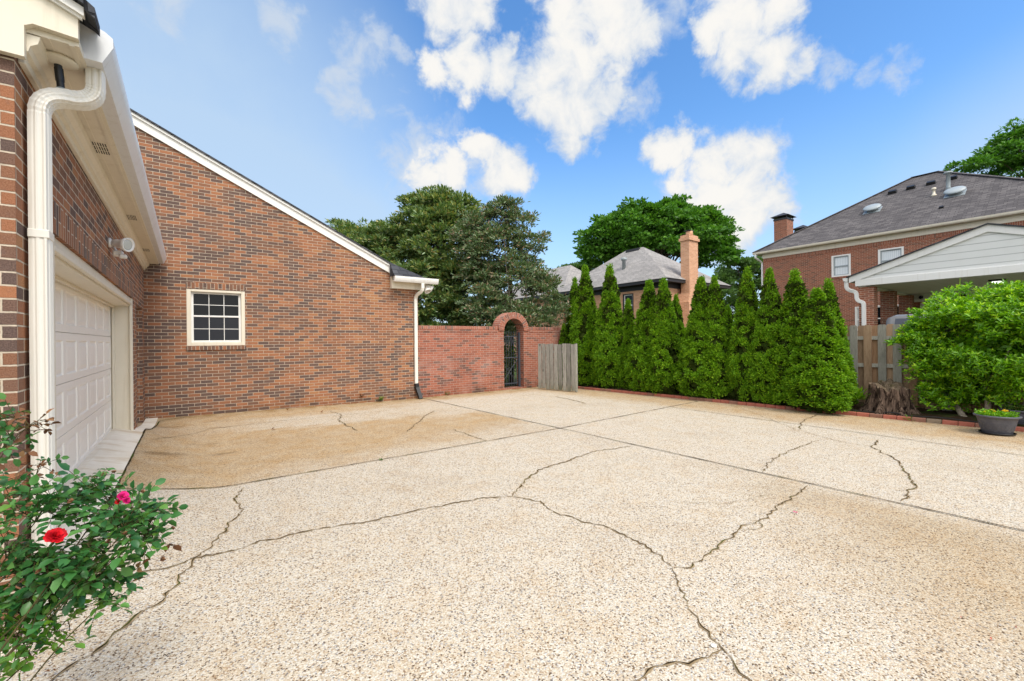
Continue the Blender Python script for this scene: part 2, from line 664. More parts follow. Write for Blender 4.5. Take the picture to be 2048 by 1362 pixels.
M_CREAM = paint_mat('cream_paint', (0.70, 0.64, 0.52), 0.5, 0.18)
M_WHITE = paint_mat('white_paint', (0.76, 0.745, 0.71), 0.45, 0.12)
M_DOOR = paint_mat('garage_door_paint', (0.87, 0.815, 0.725), 0.42, 0.07)
M_SPOUT = paint_mat('downspout_paint', (0.74, 0.71, 0.64), 0.38, 0.15)
M_GUTTER = paint_mat('gutter_metal', (0.70, 0.71, 0.72), 0.35, 0.2)
M_DARKTRIM = paint_mat('dark_trim', (0.03, 0.028, 0.03), 0.5, 0.1)
M_BLACK = paint_mat('black_plastic', (0.012, 0.012, 0.013), 0.4, 0.1)
M_GREYMETAL = paint_mat('grey_vent_metal', (0.30, 0.34, 0.36), 0.4, 0.15)
M_IRON = paint_mat('wrought_iron', (0.06, 0.068, 0.085), 0.5, 0.2)
M_LAMP = paint_mat('lamp_plastic', (0.78, 0.76, 0.72), 0.35, 0.05)
M_BROWN = paint_mat('dark_brown_rubber', (0.02, 0.016, 0.013), 0.6, 0.1)


def shingle_mat(name, cols, rowh=0.14, wd=0.3):
    t = NT(name)
    uv = t.uv()
    b = t.n('ShaderNodeTexBrick')
    w = t.noise(uv, 5.0, 3, 0.5, col=True)
    wv = t.n('ShaderNodeVectorMath', operation='MULTIPLY_ADD')
    t.l(w, wv.inputs[0]); wv.inputs[1].default_value = (0.02, 0.02, 0); t.l(uv, wv.inputs[2])
    t.l(wv.outputs[0], b.inputs['Vector'])
    b.inputs['Color1'].default_value = (0, 0, 0, 1)
    b.inputs['Color2'].default_value = (1, 1, 1, 1)
    b.inputs['Scale'].default_value = 1.0
    b.inputs['Mortar Size'].default_value = 0.009
    b.inputs['Mortar Smooth'].default_value = 0.6
    b.inputs['Brick Width'].default_value = wd
    b.inputs['Row Height'].default_value = rowh
    b.offset = 0.37
    c = t.ramp(b.outputs['Color'], [(0, cols[0]), (0.5, cols[1]), (1, cols[2])])
    big = t.noise(uv, 0.6, 5, 0.65)
    c = t.mix(t.rng(big, 0.4, 0.7, 0, 0.5), c, tuple(q * 0.62 for q in cols[0]))
    gr = t.noise(uv, 120, 2, 0.6)
    c = t.mix(t.rng(gr, 0.3, 0.7, 0, 0.4), c, tuple(q * 1.5 for q in cols[1]))
    c = t.mix(t.math('MULTIPLY', b.outputs['Fac'], 0.75), c, tuple(q * 0.3 for q in cols[0]))
    h = t.math('ADD', t.math('MULTIPLY', b.outputs['Fac'], -1.0), t.math('MULTIPLY', gr, 0.3))
    t.bump(h, 0.6, 0.012)
    return t.base(c, 0.92, 0.15)


M_SHINGLE = shingle_mat('grey_shingles', ((0.062, 0.057, 0.06), (0.102, 0.094, 0.096), (0.155, 0.142, 0.14)))
M_SHINGLE_TAN = shingle_mat('weathered_shingles', ((0.22, 0.21, 0.205), (0.28, 0.265, 0.255), (0.34, 0.32, 0.305)))
M_SHINGLE_DK = shingle_mat('charcoal_shingles', ((0.035, 0.036, 0.042), (0.06, 0.062, 0.07), (0.10, 0.10, 0.11)))


def glass_mat(name, col=(0.012, 0.014, 0.016), rough=0.03):
    t = NT(name)
    n = t.noise(t.obj(), 3.0, 2, 0.5)
    t.bump(n, 0.03, 0.02)
    return t.base(col, rough, 0.22)


M_GLASS = glass_mat('window_glass', (0.004, 0.005, 0.006))
M_SCREEN = glass_mat('screened_glass', (0.022, 0.024, 0.030), 0.3)
M_CARGLASS = glass_mat('tinted_car_glass', (0.10, 0.11, 0.14), 0.08)


def curtain_mat():
    t = NT('curtain_behind_glass')
    uv = t.uv()
    w = t.n('ShaderNodeTexWave', wave_type='BANDS', bands_direction='X')
    w.inputs['Scale'].default_value = 4.2
    w.inputs['Distortion'].default_value = 1.5
    w.inputs['Detail'].default_value = 2.0
    t.l(uv, w.inputs['Vector'])
    c = t.mix(w.outputs['Fac'], (0.55, 0.60, 0.62), (0.74, 0.77, 0.78))
    return t.base(c, 0.25, 0.5)


M_CURTAIN = curtain_mat()


def wood_mat(name, a, b, dark, vert=True, knots=True, moss=0.0):
    t = NT(name)
    p = t.obj()
    oi = t.n('ShaderNodeObjectInfo')
    sh = t.n('ShaderNodeVectorMath', operation='MULTIPLY_ADD')
    cmb = t.n('ShaderNodeCombineXYZ')
    t.l(oi.outputs['Random'], cmb.inputs[0]); t.l(oi.outputs['Random'], cmb.inputs[1]); t.l(oi.outputs['Random'], cmb.inputs[2])
    t.l(cmb.outputs[0], sh.inputs[0]); sh.inputs[1].default_value = (13.1, 7.7, 9.3); t.l(p, sh.inputs[2])
    q = sh.outputs[0]
    st = t.map(q, scale=(1, 1, 0.06) if vert else (0.06, 0.06, 1))
    g1 = t.noise(st, 42, 5, 0.65, dist=0.6)
    g2 = t.noise(st, 130, 3, 0.6)
    c = t.mix(t.rng(g1, 0.3, 0.7), a, b)
    c = t.mix(t.rng(g2, 0.5, 0.72, 0, 0.55), c, dark)
    bl = t.noise(t.map(q, scale=(1, 1, 0.35)), 3.2, 6, 0.7)
    c = t.mix(t.rng(bl, 0.52, 0.74, 0, 0.7), c, tuple(k * 0.45 for k in a))
    if knots:
        kv = t.n('ShaderNodeTexVoronoi', feature='F1')
        kv.inputs['Scale'].default_value = 3.6
        t.l(t.map(q, scale=(1, 1, 0.55)), kv.inputs['Vector'])
        kk = t.rng(kv.outputs['Distance'], 0.05, 0.13, 0.85, 0.0)
        c = t.mix(kk, c, tuple(k * 0.3 for k in a))
    tint = t.rng(oi.outputs['Random'], 0.0, 1.0, 0.72, 1.18)
    tc_ = t.n('ShaderNodeCombineXYZ')
    for q_ in range(3):
        t.l(tint, tc_.inputs[q_])
    c = t.mix(1.0, c, tc_.outputs[0], 'MULTIPLY')
    z = t.n('ShaderNodeSeparateXYZ'); t.l(t.pos(), z.inputs[0])
    if moss:
        m = t.math('MULTIPLY', t.rng(z.outputs['Z'], 0.0, 0.45, moss, 0.0, True), t.rng(bl, 0.35, 0.6))
        c = t.mix(m, c, (0.07, 0.09, 0.02))
    t.bump(t.math('ADD', g1, g2), 0.5, 0.004)
    return t.base(c, 0.88, 0.15)


M_WOOD_GREY = wood_mat('weathered_grey_wood', (0.27, 0.26, 0.225), (0.38, 0.365, 0.32), (0.10, 0.095, 0.08), moss=0.0)
M_WOOD_PANEL = wood_mat('old_panel_wood', (0.20, 0.19, 0.165), (0.40, 0.38, 0.33), (0.05, 0.045, 0.038), moss=0.4)
M_WOOD_TAN = wood_mat('tan_fence_wood', (0.36, 0.235, 0.145), (0.47, 0.33, 0.215), (0.18, 0.10, 0.055))
M_WOOD_DK = wood_mat('brown_fence_wood', (0.30, 0.18, 0.10), (0.40, 0.25, 0.15), (0.13, 0.07, 0.04))


def leaf_mat(name, stops, trans=0.3, rough=0.45, spec=0.35):
    t = NT(name)
    g = t.n('ShaderNodeNewGeometry')
    c = t.ramp(g.outputs['Random Per Island'], stops)
    n = t.noise(t.obj(), 1.4, 3, 0.5)
    c = t.mix(t.rng(n, 0.35, 0.65, 0.0, 0.35), c, stops[0][1])
    t.base(c, rough, spec)
    tr = t.n('ShaderNodeBsdfTranslucent')
    t.l(t.mix(1.0, c, (1.25, 1.35, 0.6), 'MULTIPLY'), tr.inputs['Color'])
    mx = t.n('ShaderNodeMixShader')
    mx.inputs[0].default_value = trans
    t.l(t.p.outputs[0], mx.inputs[1]); t.l(tr.outputs[0], mx.inputs[2])
    t.l(mx.outputs[0], t.out.inputs[0])
    return t.mat


def bark_mat(name, a, b):
    t = NT(name)
    p = t.map(t.obj(), scale=(1, 1, 0.18))
    n = t.noise(p, 22, 6, 0.7, dist=0.8)
    n2 = t.noise(p, 90, 3, 0.6)
    c = t.mix(t.rng(n, 0.35, 0.65), a, b)
    t.bump(t.math('ADD', n, t.math('MULTIPLY', n2, 0.4)), 0.9, 0.03)
    return t.base(c, 0.92, 0.1)


M_BARK = bark_mat('bark', (0.05, 0.04, 0.03), (0.16, 0.13, 0.10))
M_BARK_PALE = bark_mat('pale_bark', (0.20, 0.16, 0.12), (0.42, 0.36, 0.28))
M_ARB = leaf_mat('arborvitae_leaf', [(0.0, (0.07, 0.17, 0.006)), (0.5, (0.135, 0.295, 0.009)), (0.85, (0.22, 0.41, 0.012)), (1.0, (0.31, 0.48, 0.018))], 0.28, 0.6, 0.2)
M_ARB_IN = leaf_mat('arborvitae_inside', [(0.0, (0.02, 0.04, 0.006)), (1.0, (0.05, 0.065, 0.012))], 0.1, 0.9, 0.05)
M_BUSH = leaf_mat('bush_leaf', [(0.0, (0.075, 0.20, 0.006)), (0.45, (0.14, 0.34, 0.008)), (0.8, (0.23, 0.48, 0.01)), (1.0, (0.34, 0.58, 0.015))], 0.33, 0.38, 0.45)
M_BUSH_NEW = leaf_mat('bush_new_leaf', [(0.0, (0.24, 0.48, 0.012)), (1.0, (0.52, 0.68, 0.03))], 0.38, 0.38, 0.4)
M_MAG = leaf_mat('magnolia_leaf', [(0.0, (0.07, 0.135, 0.036)), (0.5, (0.14, 0.225, 0.068)), (0.74, (0.26, 0.34, 0.12)), (0.94, (0.34, 0.34, 0.08)), (1.0, (0.40, 0.28, 0.09))], 0.22, 0.3, 0.5)
M_MAG2 = leaf_mat('thin_magnolia_leaf', [(0.0, (0.06, 0.115, 0.04)), (0.5, (0.13, 0.20, 0.085)), (0.78, (0.24, 0.30, 0.16)), (0.93, (0.30, 0.20, 0.13)), (1.0, (0.40, 0.23, 0.14))], 0.2, 0.32, 0.5)
M_OAK = leaf_mat('shade_tree_leaf', [(0.0, (0.042, 0.125, 0.014)), (0.5, (0.082, 0.225, 0.022)), (1.0, (0.15, 0.32, 0.034))], 0.3, 0.5, 0.3)
M_FARTREE = leaf_mat('far_tree_leaf', [(0.0, (0.05, 0.11, 0.03)), (1.0, (0.13, 0.22, 0.06))], 0.3, 0.6, 0.2)
M_ROSELEAF = leaf_mat('rose_leaf', [(0.0, (0.022, 0.10, 0.028)), (0.55, (0.058, 0.185, 0.046)), (0.88, (0.11, 0.27, 0.06)), (1.0, (0.12, 0.24, 0.03))], 0.25, 0.36, 0.45)
M_ROSELIGHT = leaf_mat('young_rose_leaf', [(0.0, (0.07, 0.20, 0.02)), (1.0, (0.18, 0.34, 0.03))], 0.35, 0.4, 0.4)
M_ROSEBROWN = leaf_mat('withered_rose_leaf', [(0.0, (0.10, 0.045, 0.025)), (0.6, (0.22, 0.10, 0.05)), (1.0, (0.35, 0.2, 0.1))], 0.2, 0.7, 0.2)
M_ROSESTEM = bark_mat('rose_stem', (0.05, 0.055, 0.02), (0.12, 0.09, 0.04))
M_RED = leaf_mat('red_petal', [(0.0, (0.30, 0.002, 0.006)), (1.0, (0.62, 0.008, 0.016))], 0.10, 0.6, 0.15)
M_PINK = leaf_mat('pink_petal', [(0.0, (0.40, 0.004, 0.09)), (1.0, (0.75, 0.03, 0.24))], 0.12, 0.6, 0.15)
M_WEED = leaf_mat('weed_leaf', [(0.0, (0.05, 0.13, 0.02)), (0.7, (0.12, 0.22, 0.03)), (1.0, (0.28, 0.26, 0.06))], 0.3, 0.6, 0.2)
M_YELLOW = leaf_mat('yellow_flower', [(0.0, (0.70, 0.45, 0.02)), (1.0, (0.8, 0.6, 0.05))], 0.3, 0.6, 0.2)
M_DRYLEAF = leaf_mat('dry_leaf', [(0.0, (0.12, 0.05, 0.02)), (1.0, (0.28, 0.12, 0.05))], 0.1, 0.8, 0.1)

# ------------------------------------------------------------------ ground and paving
def ground_mat():
    t = NT('lawn_soil')
    p = t.pos()
    n = t.noise(p, 0.8, 6, 0.6); n2 = t.noise(p, 14, 4, 0.6)
    c = t.mix(t.rng(n, 0.4, 0.65), (0.06, 0.10, 0.025), (0.10, 0.08, 0.045))
    c = t.mix(t.rng(n2, 0.4, 0.7, 0, 0.6), c, (0.03, 0.05, 0.012))
    t.bump(n2, 0.5, 0.03)
    return t.base(c, 0.95, 0.05)


def soil_mat():
    t = NT('bed_soil')
    p = t.pos()
    n = t.noise(p, 9, 6, 0.7); n2 = t.noise(p, 60, 4, 0.6)
    v = t.vor(p, 42)
    c = t.mix(t.rng(n, 0.3, 0.7), (0.028, 0.018, 0.011), (0.085, 0.052, 0.030))
    c = t.mix(t.rng(n2, 0.55, 0.75, 0, 0.8), c, (0.17, 0.095, 0.055))
    c = t.mix(t.math('MULTIPLY', t.rng(t.noise(p, 2.2, 3, 0.5), 0.5, 0.62), t.rng(n2, 0.4, 0.6)), c, (0.05, 0.10, 0.02))
    t.bump(t.math('ADD', n, n2), 0.9, 0.03)
    return t.base(c, 0.95, 0.05)


def aggregate_mat():
    t = NT('exposed_aggregate')
    p = t.pos()
    xyz = t.n('ShaderNodeSeparateXYZ'); t.l(p, xyz.inputs[0])
    X, Y = xyz.outputs['X'], xyz.outputs['Y']
    pw = t.noise(p, 60, 2, 0.5, col=True)
    wv = t.n('ShaderNodeVectorMath', operation='MULTIPLY_ADD')
    t.l(pw, wv.inputs[0]); wv.inputs[1].default_value = (0.006, 0.006, 0.0); t.l(p, wv.inputs[2])
    q = wv.outputs[0]
    v1 = t.n('ShaderNodeTexVoronoi', feature='F1'); v1.inputs['Scale'].default_value = 118; t.l(q, v1.inputs['Vector'])
    sx = t.n('ShaderNodeSeparateColor'); t.l(v1.outputs['Color'], sx.inputs[0])
    stone = t.ramp(sx.outputs[0], [(0.0, (0.085, 0.055, 0.035)), (0.055, (0.13, 0.085, 0.05)), (0.085, (0.33, 0.23, 0.14)), (0.20, (0.49, 0.405, 0.295)), (0.55, (0.57, 0.505, 0.40)), (0.86, (0.64, 0.60, 0.52)), (0.93, (0.40, 0.395, 0.39)), (0.97, (0.15, 0.14, 0.135))])
    v2 = t.n('ShaderNodeTexVoronoi', feature='F1'); v2.inputs['Scale'].default_value = 52; t.l(q, v2.inputs['Vector'])
    sx2 = t.n('ShaderNodeSeparateColor'); t.l(v2.outputs['Color'], sx2.inputs[0])
    bigst = t.ramp(sx2.outputs[0], [(0.0, (0.44, 0.33, 0.21)), (0.5, (0.55, 0.47, 0.35)), (0.8, (0.62, 0.60, 0.55)), (1.0, (0.42, 0.43, 0.45))])
    bm = t.math('MULTIPLY', t.rng(v2.outputs['Distance'], 0.28, 0.40, 1, 0), t.math('GREATER_THAN', sx2.outputs[1], 0.80))
    c = t.mix(bm, stone, bigst)
    # pits and the sand between the pebbles
    pit = t.rng(v1.outputs['Distance'], 0.5, 0.78, 0.0, 0.55)
    c = t.mix(pit, c, (0.33, 0.26, 0.18))
    # rusty, browner drifts
    n1 = t.noise(p, 0.7, 6, 0.65); n2 = t.noise(p, 3.1, 6, 0.65); n3 = t.noise(p, 0.28, 3, 0.5)
    c = t.mix(t.rng(n2, 0.47, 0.72, 0, 0.42), c, t.mix(1.0, c, (0.92, 0.76, 0.56), 'MULTIPLY'))
    c = t.mix(t.rng(n1, 0.5, 0.72, 0, 0.35), c, t.mix(1.0, c, (0.74, 0.68, 0.62), 'MULTIPLY'))
    # dark flecks of fallen debris caught in the surface
    fl = t.noise(p, 34, 3, 0.65)
    c = t.mix(t.math('MULTIPLY', t.rng(fl, 0.66, 0.72), t.rng(n2, 0.42, 0.62)), c, (0.20, 0.13, 0.07))
    # the slab before the gable wall, stained brown by run-off; the washed streak across it stays pale
    wob = t.math('MULTIPLY_ADD', t.noise(p, 0.9, 5, 0.6), 2.4, -1.2)
    wob2 = t.math('MULTIPLY_ADD', t.noise(t.map(p, scale=(0.35, 1.3, 1)), 1.0, 5, 0.65), 2.6, -1.3)
    Yw = t.math('ADD', Y, wob2)
    slab = t.math('MULTIPLY', t.rng(Y, 5.72, 5.76), t.rng(X, 5.26, 5.30, 1, 0))
    edge_fade = t.rng(t.math('ADD', t.math('SUBTRACT', t.math('MULTIPLY', X, 0.22), t.math('MULTIPLY', Y, 1.0)), wob), -6.3, -5.0, 1.0, 0.25, True)
    streak = t.math('MULTIPLY', t.rng(Yw, 8.6, 9.2, 0, 1, True), t.rng(Yw, 9.9, 10.7, 1, 0, True))
    streak = t.math('MULTIPLY', streak, t.rng(X, 0.3, 1.6, 0.25, 1.0, True))
    corner = t.math('MULTIPLY', t.rng(t.math('ADD', X, wob), 3.6, 5.0, 0, 1, True), t.rng(t.math('ADD', Y, wob), 7.6, 8.8, 0, 1, True))
    slab = t.math('MULTIPLY', t.math('MULTIPLY', slab, edge_fade), t.math('SUBTRACT', 1.0, t.math('MULTIPLY', t.math('MAXIMUM', streak, corner), 0.85)))
    base_st = t.math('MULTIPLY', t.rng(t.math('ADD', Y, t.math('MULTIPLY', wob, 0.4)), 10.2, 11.0, 0, 1, True), 0.9)
    bed_st = t.rng(t.math('ADD', t.math('ADD', X, t.math('MULTIPLY', Y, 0.06)), t.math('MULTIPLY', wob, 0.35)), 9.0, 9.9, 0, 0.9, True)
    near_r = t.math('MULTIPLY', t.rng(t.math('ADD', t.math('SUBTRACT', X, Y), wob), 1.6, 4.0, 0, 0.9, True), t.rng(X, 5.0, 5.6, 1, 0, True))
    c = t.mix(near_r, c, t.mix(1.0, c, (0.80, 0.71, 0.58), 'MULTIPLY'))
    st = t.math('MAXIMUM', t.math('MAXIMUM', slab, base_st), bed_st)
    st = t.math('MULTIPLY', st, t.rng(n2, 0.2, 0.62, 0.55, 1.0))
    c = t.mix(st, c, t.mix(1.0, c, (0.82, 0.665, 0.46), 'MULTIPLY'))
    # oily dark patches in front of the garage door
    oil = t.math('MULTIPLY', t.rng(t.noise(t.map(p, scale=(0.8, 1.6, 1)), 1.3, 4, 0.6), 0.57, 0.72), t.math('MULTIPLY', t.rng(X, 0.2, 2.2, 0.8, 0.0), t.rng(Y, 6.2, 7.5)))
    c = t.mix(oil, c, t.mix(1.0, c, (0.45, 0.38, 0.28), 'MULTIPLY'))
    # green-brown film along the foot of the walls
    green = t.math('MULTIPLY', t.rng(t.math('ADD', Y, t.math('MULTIPLY', wob, 0.3)), 10.7, 11.35, 0, 0.75, True), t.rng(n2, 0.35, 0.6))
    c = t.mix(green, c, t.mix(1.0, c, (0.50, 0.42, 0.20), 'MULTIPLY'))
    h = t.math('ADD', t.math('MULTIPLY', v1.outputs['Distance'], -1.0), t.math('MULTIPLY', fl, 0.5))
    t.bump(h, 0.55, 0.006)
    return t.base(c, 0.82, 0.25)


def apron_mat():
    t = NT('apron_concrete')
    p = t.pos()
    n = t.noise(p, 3.0, 6, 0.65); n2 = t.noise(p, 120, 3, 0.6); n3 = t.noise(t.map(p, scale=(1, 2.5, 1)), 1.4, 4, 0.6)
    c = t.mix(t.rng(n, 0.35, 0.7), (0.72, 0.67, 0.58), (0.60, 0.53, 0.43))
    c = t.mix(t.rng(n3, 0.55, 0.68, 0, 0.8), c, (0.52, 0.40, 0.26))
    c = t.mix(t.rng(n2, 0.55, 0.75, 0, 0.4), c, (0.45, 0.40, 0.33))
    t.bump(n2, 0.3, 0.004)
    return t.base(c, 0.85, 0.2)


M_GROUND, M_SOIL, M_AGG, M_APRON = ground_mat(), soil_mat(), aggregate_mat(), apron_mat()

b = MB()
b.poly([(-700, -700, -0.06), (700, -700, -0.06), (700, 700, -0.06), (-700, 700, -0.06)])
tag(b.build('ground', M_GROUND), kind='structure')

EDGE = [(10.15, 11.2), (10.22, 9.5), (10.45, 6.9), (10.6, 4.2), (10.76, 3.09), (10.96, 1.19), (11.15, -0.6), (11.4, -3.0)]


def edge_x(y):
    for (x0, y0), (x1, y1) in zip(EDGE, EDGE[1:]):
        if y1 <= y <= y0:
            k = (y0 - y) / (y0 - y1)
            return x0 + (x1 - x0) * k
    return EDGE[0][0] if y > EDGE[0][1] else EDGE[-1][0]


def sheet(name, xs, ys, zf, mat, parent=None):
    b = MB()
    nx = len(xs)
    V = [(x, y, zf(x, y)) for y in ys for x in xs]
    Fc = [(j * nx + i, j * nx + i + 1, (j + 1) * nx + i + 1, (j + 1) * nx + i) for j in range(len(ys) - 1) for i in range(nx - 1)]
    b.add(V, Fc, 0, 0, True)
    return b.build(name, mat, parent)


def fr(a, b, s):
    n = max(1, int(round((b - a) / s)))
    return [a + (b - a) * i / n for i in range(n + 1)]


xs = fr(-0.97, 1.0, 0.12)[:-1] + fr(1.0, 11.9, 0.6)
ys = fr(-9, 2.4, 1.5)[:-1] + fr(2.4, 11.7, 0.2)
drive = tag(sheet('driveway', xs, ys, hgt, M_AGG), kind='structure')
# pale concrete apron at the garage sill
b = MB()
ay = fr(4.02, 9.3, 0.25) + [9.55]
for (xx, yy) in (([-1.2, -0.97, -0.9, -0.82, -0.74, -0.66, -0.585], ay), ([-0.69, -0.6, -0.50], [9.55, 10.0, 10.4, 10.9, 11.35])):
    V = [(x, y, hgt(max(x, -0.97), y) + 0.012) for y in yy for x in xx]
    q = len(xx)
    b.add(V, [(j * q + i, j * q + i + 1, (j + 1) * q + i + 1, (j + 1) * q + i) for j in range(len(yy) - 1) for i in range(q - 1)])
tag(b.build('apron', M_APRON), kind='structure')
# bed of earth under the hedge, raised a little behind the brick edging
def bedz(x, y):
    k = clamp01((x - edge_x(y)) / 0.5)
    return 0.045 + 0.05 * k + 0.03 * noise.noise(Vector((x * 2.3, y * 2.3, 0)))


b = MB()
yy = fr(-3.0, 11.3, 0.2)
nx = 9
V = []
for y in yy:
    x0 = edge_x(y) + 0.05
    for i in range(nx):
        x = x0 + (12.35 - x0) * i / (nx - 1)
        V.append((x, y, bedz(x, y)))
b.add(V, [(j * nx + i, j * nx + i + 1, (j + 1) * nx + i + 1, (j + 1) * nx + i) for j in range(len(yy) - 1) for i in range(nx - 1)], 0, 0, True)
tag(b.build('planting_bed', M_SOIL), kind='structure')
b = MB()
yy = fr(-3.0, 3.27, 0.15)
V = []
for j, y in enumerate(yy):
    for i in range(7):
        x = -3.5 + (-0.80 + 3.5) * i / 6 + (0.05 * noise.noise(Vector((3.0, y * 2, 0))) if i == 6 else 0)
        V.append((x, y, 0.012 + 0.03 * clamp01((-0.8 - x) * 3) + 0.02 * noise.noise(Vector((x * 4, y * 4, 1)))))
b.add(V, [(j * 7 + i, j * 7 + i + 1, (j + 1) * 7 + i + 1, (j + 1) * 7 + i) for j in range(len(yy) - 1) for i in range(6)], 0, 0, True)
tag(b.build('flower_bed', M_SOIL), kind='structure')


def crack_mat():
    t = NT('crack_dirt')
    p = t.pos()
    n = t.noise(p, 22, 4, 0.6); n2 = t.noise(p, 3.0, 3, 0.6)
    c = t.mix(t.rng(n, 0.35, 0.65), (0.018, 0.013, 0.008), (0.085, 0.06, 0.03))
    c = t.mix(t.math('MULTIPLY', t.rng(n2, 0.5, 0.62), 0.8), c, (0.06, 0.085, 0.015))
    return t.base(c, 0.95, 0.05)


M_CRACK = crack_mat()


def rusty_mat():
    t = NT('crack_stain')
    n = t.noise(t.pos(), 12, 4, 0.6)
    return t.base(t.mix(t.rng(n, 0.3, 0.7), (0.22, 0.16, 0.09), (0.40, 0.30, 0.18)), 0.95, 0.05)


M_CRKEDGE = rusty_mat()


def strip(name, pts, w, jit=0.02, step=0.05, seed=1, mat=M_CRACK, z=0.006, taper=True, wj=0.85):
    r = random.Random(seed)
    dense = []
    for a, c in zip(pts, pts[1:]):
        a, c = Vector(a[:2]), Vector(c[:2])
        n = max(1, int((c - a).length / step))
        for i in range(n):
            dense.append(a + (c - a) * i / n)
    dense.append(Vector(pts[-1][:2]))
    off = 0.0
    V = []
    n = len(dense)
    L, R_ = [], []
    for i, p in enumerate(dense):
        d = (dense[min(i + 1, n - 1)] - dense[max(i - 1, 0)]).normalized()
        nr = Vector((-d.y, d.x))
        off = off * 0.6 + r.uniform(-jit, jit)
        e = min(1.0, i / 5 + 0.2, (n - 1 - i) / 5 + 0.2) if taper else 1.0
        q = p + nr * off * (e if i not in (0, n - 1) else 0)
        ww = w * (1 - wj + wj * 2 * r.random()) * e
        for sgn in (-1, 1):
            s = q + nr * sgn * ww * 0.5 * r.uniform(0.7, 1.3)
            V.append((s.x, s.y, hgt(s.x, s.y) + z))
    b = MB()
    b.add(V, [(2 * i, 2 * i + 1, 2 * i + 3, 2 * i + 2) for i in range(n - 1)])
    o = b.build(name, mat, drive)
    return o


def gp(l):
    return [G(u, v) for u, v in l]


CR = [([(60, 1400), (100, 1362), (200, 1300), (330, 1195), (390, 1120), (430, 1085), (482, 1020), (468, 1000), (488, 976)], .016),
      ([(150, 1192), (250, 1160), (390, 1118), (520, 1082), (700, 1050), (850, 1018), (960, 998), (1025, 993)], .016),
      ([(1025, 993), (1045, 965), (1080, 940), (1140, 920), (1180, 905), (1262, 893)], .02),
      ([(1025, 993), (1080, 1003), (1110, 1025), (1170, 1045), (1230, 1060), (1290, 1090), (1345, 1135)], .014),
      ([(1345, 1135), (1380, 1135), (1440, 1090), (1480, 1055), (1530, 1035), (1560, 1010), (1615, 972)], .016),
      ([(1480, 1062), (1515, 1055), (1522, 1040), (1518, 1035)], .008),
      ([(1345, 1135), (1360, 1170), (1380, 1210), (1420, 1265), (1445, 1300), (1475, 1330), (1505, 1362), (1540, 1400)], .012),
      ([(1445, 1300), (1400, 1315), (1340, 1330), (1300, 1345), (1270, 1362), (1230, 1385)], .016),
      ([(1525, 945), (1545, 918), (1600, 893), (1640, 880)], .012),
      ([(1800, 1003), (1825, 975), (1820, 950), (1785, 915), (1745, 895), (1757, 880)], .02),
      ([(1598, 860), (1605, 840), (1640, 828)], .02),
      ([(660, 823), (685, 830), (677, 840), (690, 850), (705, 855), (715, 862)], .022),
      ([(815, 865), (850, 832), (870, 822)], .02),
      ([(905, 858), (945, 873), (975, 883)], .016),
      ([(300, 880), (420, 858), (560, 842), (700, 829), (780, 821)], .012),
      ([(1110, 793), (1145, 800), (1172, 808)], .03),
      ([(1340, 1000), (1440, 1010), (1560, 985)], .004),
      ([(1430, 800), (1500, 823), (1600, 862), (1690, 885), (1745, 893)], .007)]
for i, (l, w) in enumerate(CR):
    P = gp(l)
    strip('crack_stain', P, w * 0.95, 0.020, 0.035, i + 3, M_CRKEDGE, 0.004)
    strip('crack', P, w * 0.35, 0.020, 0.035, i + 3, M_CRACK, 0.008)
for j, (l, w) in enumerate([([(-0.58, 5.75), (5.33, 5.74), (10.3, 6.0)], .016), ([(5.22, 11.33), (5.33, 5.74), (5.5, -8)], .018),
                            ([(8.95, 5.9), (8.87, 2.5), (8.6, -3)], .015)]):
    strip('joint', l, w, 0.003, 0.12, 50 + j, M_CRACK, 0.01, False, 0.35)
strip('joint', [(-0.575, 4.0), (-0.58, 9.4), (-0.50, 9.6), (-0.46, 10.9), (0.1, 11.3)], .02, 0.004, 0.1, 60, M_CRACK, 0.012, False, 0.35)

# ------------------------------------------------------------------ our brick house with the garage
XW, YE, YG = -0.70, 3.29, 11.35          # garage side wall, its near corner, the gable wall
house = thing('brick_house', 'brown and orange brick house with a cream garage door, white eaves and one small window', 'house', (XW, YG, 0))
b = MB()
b.prism([(YE, -0.1), (4.06, -0.1), (4.06, 2.33), (9.24, 2.33), (9.24, -0.1), (9.72, -0.1), (9.72, 2.27), (10.88, 2.27), (10.88, -0.1), (YG, -0.1), (YG, 3.2), (YE, 3.2)], 'x', XW - 0.22, XW)
b.build('garage_wall', M_BRICK, house)
b = MB()
b.prism([(XW - 0.22, -0.1), (XW - 0.22, 3.25), (-2.6, 4.2), (-4.6, 3.25), (-4.6, -0.1)], 'y', YE, YE + 0.22)
b.build('end_wall', M_BRICK, house)
# gable wall round the window opening
gx0, gx1, gz0, gz1 = -0.02, 1.03, 1.54, 2.745
b = MB()
rz = lambda x: 5.89 - 0.479 * (x + 0.77)
b.prism([(XW, -0.1), (gx0, -0.1), (gx0, rz(gx0)), (XW, rz(XW))], 'y', YG, YG + 0.25)
b.prism([(gx1, -0.1), (5.18, -0.1), (5.18, rz(5.18)), (gx1, rz(gx1))], 'y', YG, YG + 0.25)
b.prism([(gx0, -0.1), (gx1, -0.1), (gx1, gz0), (gx0, gz0)], 'y', YG, YG + 0.25)
b.prism([(gx0, gz1), (gx1, gz1), (gx1, rz(gx1)), (gx0, rz(gx0))], 'y', YG, YG + 0.25)
b.prism([(-4.6, 3.0), (XW, 3.0), (XW, rz(XW)), (-4.6, rz(-4.6))], 'y', YG, YG + 0.25)
b.box(5.0, 5.18, YG + 0.25, 19.0, -0.1, rz(5.18))
b.build('gable_wall', M_BRICK, house)
